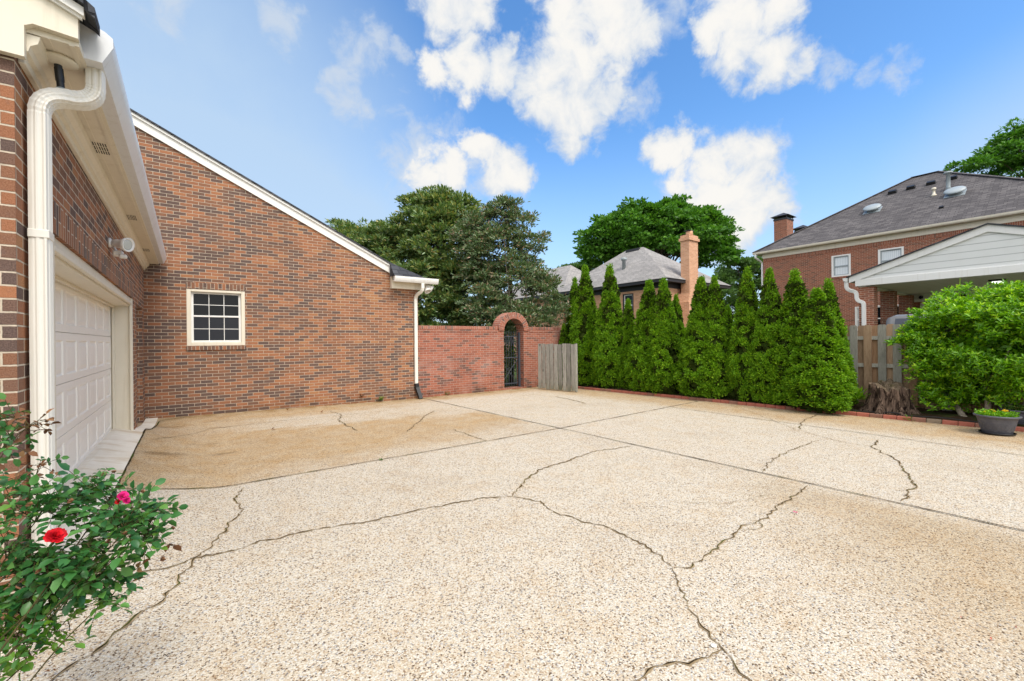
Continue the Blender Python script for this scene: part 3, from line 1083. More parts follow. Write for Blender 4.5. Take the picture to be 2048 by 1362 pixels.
# soldier courses
b = MB()
b.box(XW - 0.10, XW + 0.004, 4.06, 9.24, 2.322, 2.535, uv=('s', 2.322))
b.build('soldier_course', M_BRICK, house)
b = MB()
b.box(gx0 - 0.01, gx1 + 0.01, YG - 0.004, YG + 0.1, gz1 + 0.005, gz1 + 0.135, uv=('s', gz1 - 0.07))
b.build('window_header', M_BRICK, house)
b = MB()
b.box(gx0 - 0.01, gx1 + 0.01, YG - 0.03, YG + 0.1, gz0 - 0.088, gz0 - 0.004, uv=('s', gz0 - 0.21))
b.build('window_sill', M_BRICK, house)
# window
wy = YG + 0.03
win = None
b = MB()
fw = 0.075
for (x0, x1, z0, z1) in ((gx0, gx0 + fw, gz0, gz1), (gx1 - fw, gx1, gz0, gz1), (gx0 + fw, gx1 - fw, gz0, gz0 + fw), (gx0 + fw, gx1 - fw, gz1 - fw * 0.75, gz1)):
    b.box(x0, x1, wy - 0.025, wy + 0.10, z0, z1, bev=0.006)
win = b.build('window', M_CREAM, house)
ix0, ix1, iz0, iz1 = gx0 + fw, gx1 - fw, gz0 + fw, gz1 - fw * 0.75
mid = (iz0 + iz1) / 2 + 0.01
def sash(z0, z1, y, glass, nm):
    b = MB()
    s = 0.045
    b.box(ix0, ix0 + s, y, y + 0.03, z0, z1, bev=0.004); b.box(ix1 - s, ix1, y, y + 0.03, z0, z1, bev=0.004)
    b.box(ix0 + s, ix1 - s, y, y + 0.03, z0, z0 + s * 0.9, bev=0.004); b.box(ix0 + s, ix1 - s, y, y + 0.03, z1 - s * 0.8, z1, bev=0.004)
    for k in (1, 2):
        x = ix0 + s + (ix1 - ix0 - 2 * s) * k / 3
        b.box(x - 0.006, x + 0.006, y + 0.012, y + 0.022, z0 + s * 0.9, z1 - s * 0.8)
    zm = (z0 + z1) / 2
    b.box(ix0 + s, ix1 - s, y + 0.013, y + 0.021, zm - 0.006, zm + 0.006)
    o = b.build(nm, M_WHITE, win)
    g = MB()
    g.box(ix0 + s - 0.004, ix1 - s + 0.004, y + 0.016, y + 0.0185, z0 + s * 0.9 - 0.004, z1 - s * 0.8 + 0.004)
    g.build('pane', glass, win)
sash(mid - 0.01, iz1, wy + 0.045, M_GLASS, 'sash')
sash(iz0, mid + 0.03, wy + 0.01, M_SCREEN, 'sash')

# garage door: four sections of raised panels
DX = -0.965
zb, zt = 0.235, 2.20
door = None
b = MB(); b.box(DX - 0.05, DX - 0.03, 4.10, 9.20, zb, zt); door = b.build('garage_door', M_DOOR, house)
nrow, ncol = 4, 8
rh = (zt - zb) / nrow
cw = (9.20 - 4.10) / ncol
for i in range(nrow):
    b = MB()
    z0, z1 = zb + i * rh + 0.003, zb + (i + 1) * rh - 0.003
    pz0, pz1 = z0 + 0.075, z1 - 0.075
    for j in range(ncol):
        y0, y1 = 4.10 + j * cw, 4.10 + (j + 1) * cw
        q0, q1 = y0 + 0.065, y1 - 0.065
        # flat frame of the panel, stepping in and then rising to a raised field
        loops = [(0, DX, y0, y1, z0, z1), (1, DX, q0, q1, pz0, pz1), (2, DX - 0.011, q0 + 0.014, q1 - 0.014, pz0 + 0.014, pz1 - 0.014),
                 (3, DX - 0.010, q0 + 0.032, q1 - 0.032, pz0 + 0.032, pz1 - 0.032), (4, DX - 0.003, q0 + 0.062, q1 - 0.062, pz0 + 0.062, pz1 - 0.062)]
        V = []
        for (_, x, a0, a1, c0, c1) in loops:
            V += [(x, a0, c0), (x, a1, c0), (x, a1, c1), (x, a0, c1)]
        Fc = []
        for k in range(4):
            for m_ in range(4):
                m2 = (m_ + 1) % 4
                Fc.append((k * 4 + m_, k * 4 + m2, (k + 1) * 4 + m2, (k + 1) * 4 + m_))
        Fc.append((16, 17, 18, 19))
        b.add(V, Fc)
    b.add([(DX, 4.10, z1), (DX, 9.20, z1), (DX - 0.03, 9.20, z1), (DX - 0.03, 4.10, z1)], [(0, 1, 2, 3)])
    b.add([(DX, 4.10, z0), (DX, 9.20, z0), (DX - 0.03, 9.20, z0), (DX - 0.03, 4.10, z0)], [(3, 2, 1, 0)])
    b.build('door_section', M_DOOR, door)
b = MB(); b.box(DX - 0.03, DX + 0.004, 4.10, 9.20, zb - 0.022, zb - 0.001); b.build('weather_strip', M_BLACK, door)
# frame of the garage opening: jambs, head and their mouldings
b = MB()
b.box(DX - 0.06, XW - 0.045, 9.19, 9.238, 0.16, 2.215, bev=0.003)
b.box(XW - 0.045, XW - 0.008, 9.15, 9.238, 0.16, 2.325, bev=0.006)
b.box(DX - 0.06, XW - 0.045, 4.062, 4.11, 0.16, 2.215, bev=0.003)
b.box(XW - 0.045, XW - 0.008, 4.062, 4.15, 0.16, 2.325, bev=0.006)
b.box(DX - 0.06, XW - 0.045, 4.11, 9.19, 2.195, 2.235, bev=0.003)
b.box(XW - 0.045, XW - 0.008, 4.15, 9.15, 2.215, 2.26, bev=0.008)
b.box(XW - 0.06, XW - 0.022, 4.15, 9.15, 2.26, 2.325, bev=0.008)
b.box(DX + 0.012, DX + 0.05, 4.11, 9.19, 2.165, 2.195, bev=0.004)
b.box(DX + 0.012, DX + 0.04, 9.16, 9.19, 0.235, 2.165, bev=0.004)
b.build('door_frame', M_CREAM, house)
# side door in its recess
b = MB(); b.box(XW - 0.30, XW - 0.24, 9.70, 10.9, 0.0, 2.3); sd = b.build('side_door', M_WHITE, house)
b = MB()
for (a0, a1, c0, c1) in ((9.85, 10.22, 0.3, 1.1), (10.38, 10.75, 0.3, 1.1), (9.85, 10.22, 1.25, 2.1), (10.38, 10.75, 1.25, 2.1)):
    b.box(XW - 0.24, XW - 0.228, a0, a1, c0, c1, bev=0.005)
b.build('panel', M_WHITE, sd)
# eaves of the garage: frieze, soffit, gutter, roof
b = MB()
b.box(XW + 0.001, XW + 0.03, YE + 0.05, YG - 0.005, 3.06, 3.2, bev=0.004)
b.prism([(XW + 0.03, 3.10), (XW + 0.05, 3.105), (XW + 0.058, 3.135), (XW + 0.085, 3.155), (XW + 0.095, 3.195), (XW + 0.03, 3.195)], 'y', 3.2855, YG - 0.005)
b.build('frieze', M_CREAM, house)
b = MB()
b.box(XW + 0.03, -0.460, 3.2855, YG - 0.005, 3.202, 3.24)
b.box(-0.500, -0.4795, 3.2855, YG - 0.005, 3.196, 3.2015)
b.box(XW + 0.12, XW + 0.127, 3.2855, YG - 0.005, 3.198, 3.202)
soff = b.build('soffit', M_CREAM, house)
for (y, l, w_) in ((4.88, 0.30, 0.13), (7.32, 0.30, 0.13), (9.7, 0.30, 0.13)):
    b = MB()
    b.box(-0.625, -0.508, y - l / 2, y + l / 2, 3.199, 3.2015)
    v = b.build('soffit_vent', M_CREAM, house)
    b = MB()
    for r_ in range(3):
        for s_ in range(7):
            yy0 = y - l / 2 + 0.02 + r_ * 0.09
            xx0 = -0.616 + s_ * 0.0150
            b.box(xx0, xx0 + 0.008, yy0, yy0 + 0.075, 3.1982, 3.1992)
    b.build('slot', M_BROWN, v)
GP = [(-0.478, 3.215), (-0.385, 3.215), (-0.362, 3.262), (-0.345, 3.30), (-0.338, 3.325), (-0.338, 3.372), (-0.350, 3.372), (-0.350, 3.33), (-0.372, 3.268), (-0.392, 3.227), (-0.468, 3.227), (-0.468, 3.372), (-0.478, 3.372)]
b = MB()
b.prism(GP, 'y', 3.425, YG - 0.06)
gut = b.build('gutter', M_GUTTER, house)
b = MB()
b.prism([(-0.480, 3.212), (-0.384, 3.212), (-0.335, 3.315), (-0.336, 3.368), (-0.37, 3.395), (-0.42, 3.413), (-0.480, 3.42)], 'y', 3.415, 3.425)
b.build('end_cap', M_GUTTER, gut)
sl = 0.45
b = MB()
def rp(x, dz=0.0):
    return (x, 3.385 - sl * (x + 0.43) + dz)
b.prism([rp(-0.40), rp(-0.40, 0.035), rp(-2.6, 0.035), rp(-2.6)], 'y', 3.20, YG + 0.02)
b.prism([(-2.6, rp(-2.6)[1]), (-2.6, rp(-2.6)[1] + 0.035), (-4.8, rp(-0.40)[1] + 0.035), (-4.8, rp(-0.40)[1])], 'y', 3.20, YG + 0.02)
b.build('garage_roof', M_SHINGLE_DK, house)
b = MB()
b.prism([rp(-0.425, 0.036), rp(-0.385, 0.022), rp(-0.385, -0.035), rp(-0.425, -0.02)], 'y', 3.185, 3.36)
b.prism([rp(-0.425, 0.036), rp(-0.425, 0.0), rp(-2.6, 0.0), rp(-2.6, 0.036)], 'y', 3.172, 3.199)
b.build('shingle_edge', M_SHINGLE_DK, house)
# board closing the end of the eave, and the moulding on its upper edge
b = MB()
b.prism([(-4.6, 3.055), (-0.655, 3.055), (-0.655, 3.215), (-0.625, 3.235), (-0.458, 3.225), (-0.458, 3.345), rp(-0.458, -0.045), rp(-2.6, -0.045), (-4.6, 3.34)], 'y', 3.245, 3.285)
b.build('rake_board', M_CREAM, house)
b = MB()
b.prism([rp(-0.43, -0.05), rp(-0.43, -0.004), rp(-2.6, -0.004), rp(-2.6, -0.05)], 'y', 3.205, 3.244)
b.prism([rp(-0.44, -0.066), rp(-0.44, -0.05), rp(-2.6, -0.05), rp(-2.6, -0.066)], 'y', 3.225, 3.244)
b.build('rake_moulding', M_WHITE, house)


def spout(parent, path, w, d, mat, name='downspout', crimp=()):
    """a ribbed rectangular downpipe swept along path; crimp: ranges of path samples that are crimped"""
    prof = []
    hw, hd = w / 2, d / 2
    r_ = 0.008
    def side(p0, p1, n, rib):
        for i in range(n):
            k = i / n
            x = p0[0] + (p1[0] - p0[0]) * k
            y = p0[1] + (p1[1] - p0[1]) * k
            nx_, ny_ = (p1[1] - p0[1]), -(p1[0] - p0[0])
            l = math.hypot(nx_, ny_)
            s = -0.0045 if (rib and i % 4 in (2, 3)) else 0.0
            prof.append((x + nx_ / l * s, y + ny_ / l * s))
    side((-hw + r_, -hd), (hw - r_, -hd), 16, True)
    side((hw, -hd + r_), (hw, hd - r_), 8, True)
    side((hw - r_, hd), (-hw + r_, hd), 16, True)
    side((-hw, hd - r_), (-hw, -hd + r_), 8, True)
    pts, sc = [], []
    for i, (p, c) in enumerate(path):
        pts.append(p)
        sc.append(0.955 if (c and i % 2) else 1.0)
    b = MB()
    b.sweep(prof, pts, (0, 1, 0), 0, sc, False)
    return b.build(name, mat, parent)


def bez(p0, p1, p2, n, c):
    p0, p1, p2 = Vector(p0), Vector(p1), Vector(p2)
    return [((p0 * (1 - k) ** 2 + p1 * 2 * k * (1 - k) + p2 * k * k), c) for k in [i / n for i in range(n + 1)]]


yo, yd = 3.56, 3.47
xo, xd = -0.428, XW + 0.055
path = [(Vector((xo, yo, 3.214)), 0), (Vector((xo, yo, 3.13)), 0)]
path += bez((xo, yo, 3.12), (xo, yo, 3.03), (xo - 0.085, yo - 0.03, 3.005), 14, 1)
path += bez((xo - 0.10, yo - 0.036, 3.0), (xd, yd, 2.975), (xd, yd, 2.86), 14, 1)
path += [(Vector((xd, yd, 2.85)), 0), (Vector((xd, yd, 0.06)), 0)]
sp = spout(house, path, 0.105, 0.078, M_SPOUT)
b = MB()
b.box(xd - 0.0415, xd + 0.0415, yd - 0.055, yd + 0.055, 2.17, 2.215, bev=0.003)
b.build('pipe_band', M_SPOUT, sp)

# big roof over the gable, its rake board and the boxed cornice return
b = MB()
def rr(x, dz=0.0):
    return (x, rz(x) + dz)
b.prism([rr(5.52, 0.23), rr(5.52, 0.27), rr(-4.6, 0.27), rr(-4.6, 0.23)], 'y', YG - 0.10, 19.2)
b.prism([(-4.6, rz(-4.6) + 0.23), (-4.6, rz(-4.6) + 0.27), (-12.0, rz(3.0) + 0.27), (-12.0, rz(3.0) + 0.23)], 'y', YG - 0.10, 19.2)
b.build('main_roof', M_SHINGLE_DK, house)
b = MB()
b.prism([rr(4.46, 0.0), rr(4.46, 0.228), rr(-4.6, 0.228), rr(-4.6, 0.0)], 'y', YG - 0.04, YG - 0.003)
b.prism([rr(4.46, 0.175), rr(4.46, 0.228), rr(-4.6, 0.228), rr(-4.6, 0.175)], 'y', YG - 0.075, YG - 0.041)
b.build('rake_board', M_WHITE, house)
b = MB()
b.box(4.42, 5.30, YG - 0.12, YG - 0.002, 3.02, 3.20, bev=0.004)
b.box(4.40, 5.56, YG - 0.30, YG - 0.002, 3.20, 3.235)
b.box(4.385, 4.42, YG - 0.12, YG - 0.002, 3.02, 3.43)
b.build('cornice_return', M_CREAM, house)
b = MB()
b.prism([(YG - 0.30, 3.175), (YG - 0.375, 3.175), (YG - 0.40, 3.22), (YG - 0.415, 3.27), (YG - 0.415, 3.315), (YG - 0.30, 3.315)], 'x', 4.36, 5.62)
b.build('gutter', M_WHITE, house)
b = MB()
b.add([(4.34, YG - 0.40, 3.32), (5.64, YG - 0.40, 3.32), (5.64, YG - 0.09, 3.285), (4.34, YG - 0.09, rz(4.34) + 0.27)], [(0, 1, 2, 3)])
b.add([(4.34, YG - 0.40, 3.32), (4.34, YG - 0.09, rz(4.34) + 0.27), (4.34, YG - 0.09, 3.315)], [(0, 1, 2)])
b.build('return_roof', M_SHINGLE_DK, house)
x2 = 5.085
path = [(Vector((x2 + 0.08, YG - 0.34, 3.18)), 0), (Vector((x2 + 0.08, YG - 0.34, 3.06)), 0)]
path += bez((x2 + 0.08, YG - 0.34, 3.05), (x2 + 0.08, YG - 0.33, 2.96), (x2 + 0.04, YG - 0.22, 2.92), 6, 1)
path += bez((x2 + 0.03, YG - 0.2, 2.91), (x2, YG - 0.06, 2.86), (x2, YG - 0.05, 2.75), 6, 1)
path += [(Vector((x2, YG - 0.05, 2.7)), 0), (Vector((x2, YG - 0.05, 0.36)), 0)]
sp2 = spout(house, path, 0.085, 0.085, M_SPOUT)
b = MB()
b.sweep([(-0.05, -0.05), (0.05, -0.05), (0.05, 0.05), (-0.05, 0.05)], [(x2, YG - 0.055, 0.42), (x2 + 0.01, YG - 0.07, 0.30), (x2 + 0.05, YG - 0.22, -0.0)], (0, 1, 0), smooth=False)
b.build('pipe_end', M_BLACK, sp2)


# lamps fixed to the house
def floodlight(name, label, p, outw, heads, r=0.055):
    t_ = thing(name, label, 'floodlight', p)
    p = Vector(p)
    o = Vector(outw)
    b = MB(); b.lathe([(0.0, 0.0), (0.055, 0.0), (0.055, 0.018), (0.03, 0.03), (0.0, 0.03)], p, 20, axis=o); b.build('base_plate', M_LAMP, t_)
    for d, L in heads:
        d = Vector(d).normalized()
        st = p + o * 0.03 + d * 0.02
        b = MB()
        b.tube([p + o * 0.02, st + d * 0.03], 0.013, 8)
        b.lathe([(0.0, 0.0), (r * 0.55, 0.0), (r * 0.6, 0.04), (r * 0.62, L * 0.45), (r * 0.95, L * 0.80), (r, L), (r * 0.86, L), (r * 0.8, L * 0.93), (0.0, L * 0.9)], st, 24, axis=d)
        hd = b.build('lamp_head', M_LAMP, t_)
        b = MB()
        b.lathe([(0.0, L * 0.945), (r * 0.55, L * 0.94), (r * 0.80, L * 0.925)], st, 20, axis=d)
        b.build('bulb', M_LAMPGLASS, hd)
    return t_


t = NT('lamp_glass'); M_LAMPGLASS = t.base((0.52, 0.52, 0.47), 0.15, 0.6)
fl = floodlight('floodlight', 'white floodlight with one round lamp above the garage door', (XW + 0.001, 6.55, 2.72), (1, 0, 0), [((0.85, -0.62, -0.14), 0.165)], 0.078)
b = MB()
b.box(XW + 0.03, XW + 0.12, 6.55, 6.66, 2.585, 2.645, bev=0.012)
b.box(XW + 0.09, XW + 0.155, 6.50, 6.60, 2.56, 2.60, bev=0.01)
b.tube([(XW + 0.02, 6.58, 2.72), (XW + 0.06, 6.6, 2.64)], 0.011, 8)
b.build('motion_sensor', M_LAMP, fl)
floodlight('floodlight', 'pair of white bell floodlights under the eave return beside the white downspout', (5.34, YG - 0.13, 3.19), (0, 0, -1), [((0.10, -0.50, -0.75), 0.21), ((0.80, -0.38, -0.5), 0.21)], 0.095)
el = thing('eave_lamp', 'round cream lamp base with a black socket under the garage eave', 'lamp', (-0.575, 3.49, 3.20))
b = MB(); b.lathe([(0.0, 0.0), (0.078, 0.0), (0.085, 0.008), (0.085, 0.016), (0.06, 0.024), (0.03, 0.034), (0.0, 0.036)], (-0.575, 3.49, 3.201), 32, axis=(0, 0, -1)); b.build('base_plate', M_CREAM, el)
b = MB(); b.tube([(-0.575, 3.49, 3.17), (-0.566, 3.50, 3.045)], 0.017, 14); b.tube([(-0.5735, 3.4915, 3.15), (-0.5685, 3.4975, 3.08)], 0.0195, 14); b.build('socket', M_BLACK, el)
b = MB(); b.lathe([(0.0, 0.0), (0.02, 0.0), (0.028, 0.012), (0.024, 0.03), (0.0, 0.04)], (-0.566, 3.50, 3.045), 16, axis=(0.08, 0.1, -1)); b.build('bulb', M_GREYMETAL, el)

# ------------------------------------------------------------------ garden wall with the arched gateway
gw = thing('garden_wall', 'red brick garden wall with an arched gateway beside the gable', 'wall', (6.6, YG, 0))
AX0, AX1, AZ = 8.14, 8.95, 1.90
ar = (AX1 - AX0) / 2
acx = (AX0 + AX1) / 2
y0, y1 = YG + 0.02, YG + 0.30
b = MB()
b.prism([(5.185, -0.1), (AX0, -0.1), (AX0, 1.93), (5.185, 1.93)], 'y', y0, y1)
b.prism([(AX1, -0.1), (10.6, -0.1), (10.6, 1.93), (AX1, 1.93)], 'y', y0, y1)
b.build('wall', M_BRICK_WALL, gw)
b = MB()
b.box(5.185, AX0 - 0.235, y0 - 0.015, y1 + 0.02, 1.933, 2.035, uv=('s', 1.93), bev=0.006)
b.box(AX1 + 0.235, 10.62, y0 - 0.015, y1 + 0.02, 1.933, 2.035, uv=('s', 1.93), bev=0.006)
b.build('coping', M_BRICK_WALL, gw)
b = MB()
b.box(5.185, AX0 - 0.24, y0 - 0.012, y0 + 0.05, 1.862, 1.93)
b.box(AX1 + 0.24, 10.61, y0 - 0.012, y0 + 0.05, 1.862, 1.93)
b.build('corbel_course', M_BRICK_WALL, gw)
# the arch: a ring of headers on two jambs, deeper than the wall
ro = ar + 0.205
ya0, ya1 = YG - 0.012, YG + 0.40
b = MB()
N = 30
prof = []
for i in range(N + 1):
    a = math.pi * i / N
    prof.append((acx + ro * math.cos(a), AZ + ro * math.sin(a), acx + ar * math.cos(a), AZ + ar * math.sin(a)))
V = []
for (xo_, zo_, xi_, zi_) in prof:
    V += [(xo_, ya0, zo_), (xi_, ya0, zi_), (xo_, ya1, zo_), (xi_, ya1, zi_)]
Fc = []
for i in range(N):
    k, l = 4 * i, 4 * (i + 1)
    Fc += [(k + 1, l + 1, l, k)[::-1] if False else (k, k + 1, l + 1, l)[::-1], (k + 2, k + 3, l + 3, l + 2), (k, k + 2, l + 2, l)[::-1] if False else (k, l, l + 2, k + 2)[::-1], (k + 1, l + 1, l + 3, k + 3)]
b.add(V, Fc)


def arch_uv(co, n):
    a = math.atan2(co.z - AZ, co.x - acx)
    r_ = math.hypot(co.x - acx, co.z - AZ)
    if abs(n.y) > 0.9:
        return (r_ - ar + 0.005, a * (ar + 0.1))
    return (co.y, a * (ar + 0.1))


b.build('arch', M_BRICK_WALL, gw, arch_uv)
b = MB()
b.box(AX0 - 0.2, AX0 + 0.002, y1 + 0.001, ya1, -0.1, AZ)
b.box(AX1 - 0.002, AX1 + 0.2, y1 + 0.001, ya1, -0.1, AZ)
b.box(AX0 - 0.205, AX0 - 0.002, y0 - 0.001, y1, 1.931, AZ + 0.10)
b.box(AX1 + 0.002, AX1 + 0.205, y0 - 0.001, y1, 1.931, AZ + 0.10)
b.build('jamb', M_BRICK_WALL, gw)
b = MB()
b.box(AX0, AX1, YG + 0.02, YG + 0.45, -0.06, 0.035)
b.build('threshold', M_BRICK_WALL, gw)

# wrought-iron gate in the arch
ig = thing('iron_gate', 'dark wrought iron gate with spiked bars and a cross brace in the brick arch', 'gate', (acx, YG + 0.3, 0.06))
gy = YG + 0.30
for z in (0.16, 1.02, 1.72):
    b = MB()
    b.box(AX0 + 0.05, AX1 - 0.04, gy - 0.012, gy + 0.012, z - 0.014, z + 0.014)
    b.build('rail', M_IRON, ig)
b = MB()
b.box(AX1 - 0.055, AX1 - 0.002, gy - 0.10, gy - 0.02, 0.04, 1.86)
b.build('post', M_IRON, ig)
b = MB()
b.box(AX0 + 0.005, AX0 + 0.04, gy - 0.02, gy + 0.02, 0.06, 1.84)
b.build('post', M_IRON, ig)
for i in range(7):
    x = AX0 + 0.09 + i * (AX1 - AX0 - 0.19) / 6
    b = MB()
    b.tube([(x, gy, 0.08), (x, gy, 1.80)], 0.0085, 6)
    b.lathe([(0.0, 0.0), (0.018, 0.012), (0.012, 0.03), (0.017, 0.045), (0.0, 0.11)], (x, gy, 1.80), 8)
    b.build('bar', M_IRON, ig)
b = MB()
xa_, xb_ = AX0 + 0.07, AX1 - 0.07
b.tube([(xa_, gy - 0.015, 0.17), (xb_, gy - 0.015, 0.95)], 0.009, 6)
b.build('brace', M_IRON, ig)
b = MB()
b.tube([(xa_, gy + 0.015, 0.95), (xb_, gy + 0.015, 0.17)], 0.009, 6)
b.build('brace', M_IRON, ig)
b = MB()
ring = [(acx + 0.1 * math.cos(a), gy, 0.57 + 0.1 * math.sin(a)) for a in [i * math.pi / 10 for i in range(21)]]
b.tube(ring, 0.007, 6)
b.build('ring', M_IRON, ig)
b = MB()
for i in range(6):
    x = AX0 + 0.09 + (i + 0.5) * (AX1 - AX0 - 0.19) / 6
    w_ = (AX1 - AX0 - 0.19) / 12
    b.tube([(x - w_, gy, 1.38), (x, gy, 1.6), (x + w_, gy, 1.38)], 0.006, 5)
    b.tube([(x - w_, gy, 1.72), (x, gy, 1.56), (x + w_, gy, 1.72)], 0.006, 5)
b.build('scrollwork', M_IRON, ig)

# the loose gate of grey boards standing against the wall
pa, pb = Vector((9.07, 10.78, 0)), Vector((9.36, 9.37, 0))
pg = thing('wooden_gate', 'weathered grey wooden gate of upright boards standing open by the iron gate', 'gate', ((pa + pb) / 2)[:])
d = (pb - pa); Ln = d.length; d.normalize(); nr = Vector((d.y, -d.x, 0))
if nr.x > 0:
    nr = -nr
ang = math.atan2(d.y, d.x)
def pbox(b, s0, s1, n0, n1, z0, z1, tilt=0.0):
    V = []
    for z in (z0, z1):
        for (s, n_) in ((s0, n0), (s1, n0), (s1, n1), (s0, n1)):
            p = pa + d * (s + tilt * (z - z0)) + nr * n_
            V.append((p.x, p.y, z))
    b.add(V, [(0, 3, 2, 1), (4, 5, 6, 7), (0, 1, 5, 4), (1, 2, 6, 5), (2, 3, 7, 6), (3, 0, 4, 7)])
r2 = random.Random(5)
nb = 9
bw_ = Ln / nb
for i in range(nb):
    b = MB()
    pbox(b, i * bw_ + 0.012, (i + 1) * bw_ - 0.014, 0.0, 0.02, 0.035 + r2.uniform(-0.012, 0.018), 1.465 + r2.uniform(-0.015, 0.012), r2.uniform(-0.006, 0.006))
    b.build('board', M_WOOD_PANEL, pg)
b = MB()
pbox(b, 0.02, Ln - 0.02, -0.042, -0.002, 0.22, 0.31)
b.build('rail', M_WOOD_PANEL, pg)
b = MB()
pbox(b, 0.02, Ln - 0.02, -0.042, -0.002, 1.17, 1.26)
b.build('rail', M_WOOD_PANEL, pg)
b = MB()
pbox(b, Ln - 0.03, Ln + 0.01, -0.09, 0.0, 0.015, 1.47)
b.build('edge_post', M_WOOD_PANEL, pg)

# ------------------------------------------------------------------ foliage builder
NR = np.random.default_rng(11)


def unit(a):
    return a / np.maximum(np.linalg.norm(a, axis=1, keepdims=True), 1e-9)


def rand_unit(n):
    return unit(NR.normal(size=(n, 3)))


TEMPL = {
    'quad': ([(0, 0, 0), (.5, .5, .04), (1, 0, -.06), (.5, -.5, .04)], [(0, 1, 2, 3)]),
    'fan': ([(0, 0, 0), (.55, .5, .05), (.95, .38, .0), (1.0, .0, -.03), (.95, -.38, .0), (.55, -.5, .05)], [(0, 1, 2, 3), (0, 3, 4, 5)]),
    'leaf': ([(0, 0, 0), (.28, .42, .10), (.66, .40, .09), (1, 0, -.10), (.66, -.40, .09), (.28, -.42, .10), (.4, 0, 0), (.7, 0, -.02)],
             [(0, 6, 1), (1, 6, 7, 2), (2, 7, 3), (0, 5, 6), (5, 4, 7, 6), (4, 3, 7)]),
}


def leaves(name, P, A, N, L, Wd, mat, parent, templ='quad', smooth=False):
    """many small leaves as one mesh: P base points, A directions, N face normals, L lengths, Wd widths"""
    P, A, N = np.asarray(P, float), unit(np.asarray(A, float)), np.asarray(N, float)
    n = len(P)
    B = unit(np.cross(N, A))
    U = np.cross(A, B)
    L = np.broadcast_to(np.asarray(L, float), (n,)); Wd = np.broadcast_to(np.asarray(Wd, float), (n,))
    tv, tf = TEMPL[templ]
    tv = np.array(tv)
    k = len(tv)
    V = P[:, None, :] + A[:, None, :] * (tv[None, :, 0:1] * L[:, None, None]) + B[:, None, :] * (tv[None, :, 1:2] * Wd[:, None, None]) + U[:, None, :] * (tv[None, :, 2:3] * L[:, None, None])
    base = WLOC.get(parent.name, Vector()) if parent is not None else Vector()
    V = V.reshape(-1, 3) - np.array(base[:])[None, :]
    sizes = [len(f) for f in tf]
    flat = np.array([i for f in tf for i in f])
    loops = (flat[None, :] + (np.arange(n) * k)[:, None]).reshape(-1)
    tot = np.tile(np.array(sizes), n)
    start = np.concatenate([[0], np.cumsum(tot)[:-1]])
    me = bpy.data.meshes.new(name)
    me.vertices.add(len(V)); me.vertices.foreach_set('co', V.reshape(-1).astype(np.float32))
    me.loops.add(len(loops)); me.loops.foreach_set('vertex_index', loops.astype(np.int32))
    me.polygons.add(len(tot)); me.polygons.foreach_set('loop_start', start.astype(np.int32)); me.polygons.foreach_set('loop_total', tot.astype(np.int32))
    if smooth:
        me.polygons.foreach_set('use_smooth', np.ones(len(tot), bool))
    me.materials.append(mat)
    me.update(calc_edges=True)
    o = bpy.data.objects.new(name, me)
    link(o, parent)
    WLOC[o.name] = base.copy()
    return o


def dup(root, loc, scale, rotz, label, group=None):
    """a copy of a thing with copies of its parts"""
    r = root.copy(); COL.objects.link(r)
    r.location = loc; r.scale = scale; r.rotation_euler = (0, 0, rotz)
    r['label'] = label
    if group:
        r['group'] = group
    for ch in list(root.children):
        c = ch.copy(); COL.objects.link(c); c.parent = r
        for g in list(ch.children):
            e = g.copy(); COL.objects.link(e); e.parent = c
    return r


def limb(b, p0, p1, r0, r1, bend=0.1, seg=7, n=6, seed=0):
    r = random.Random(seed)
    p0, p1 = Vector(p0), Vector(p1)
    L = (p1 - p0).length
    off = Vector((r.uniform(-1, 1), r.uniform(-1, 1), r.uniform(-.3, .6))) * bend * L
    pts = [p0 * (1 - k) + p1 * k + off * (4 * k * (1 - k)) * 0.5 for k in [i / n for i in range(n + 1)]]
    b.tube(pts, [r0 + (r1 - r0) * i / n for i in range(n + 1)], seg)
    return pts


# ------------------------------------------------------------------ arborvitae hedge
AH = 3.0     # height of the prototype over its width


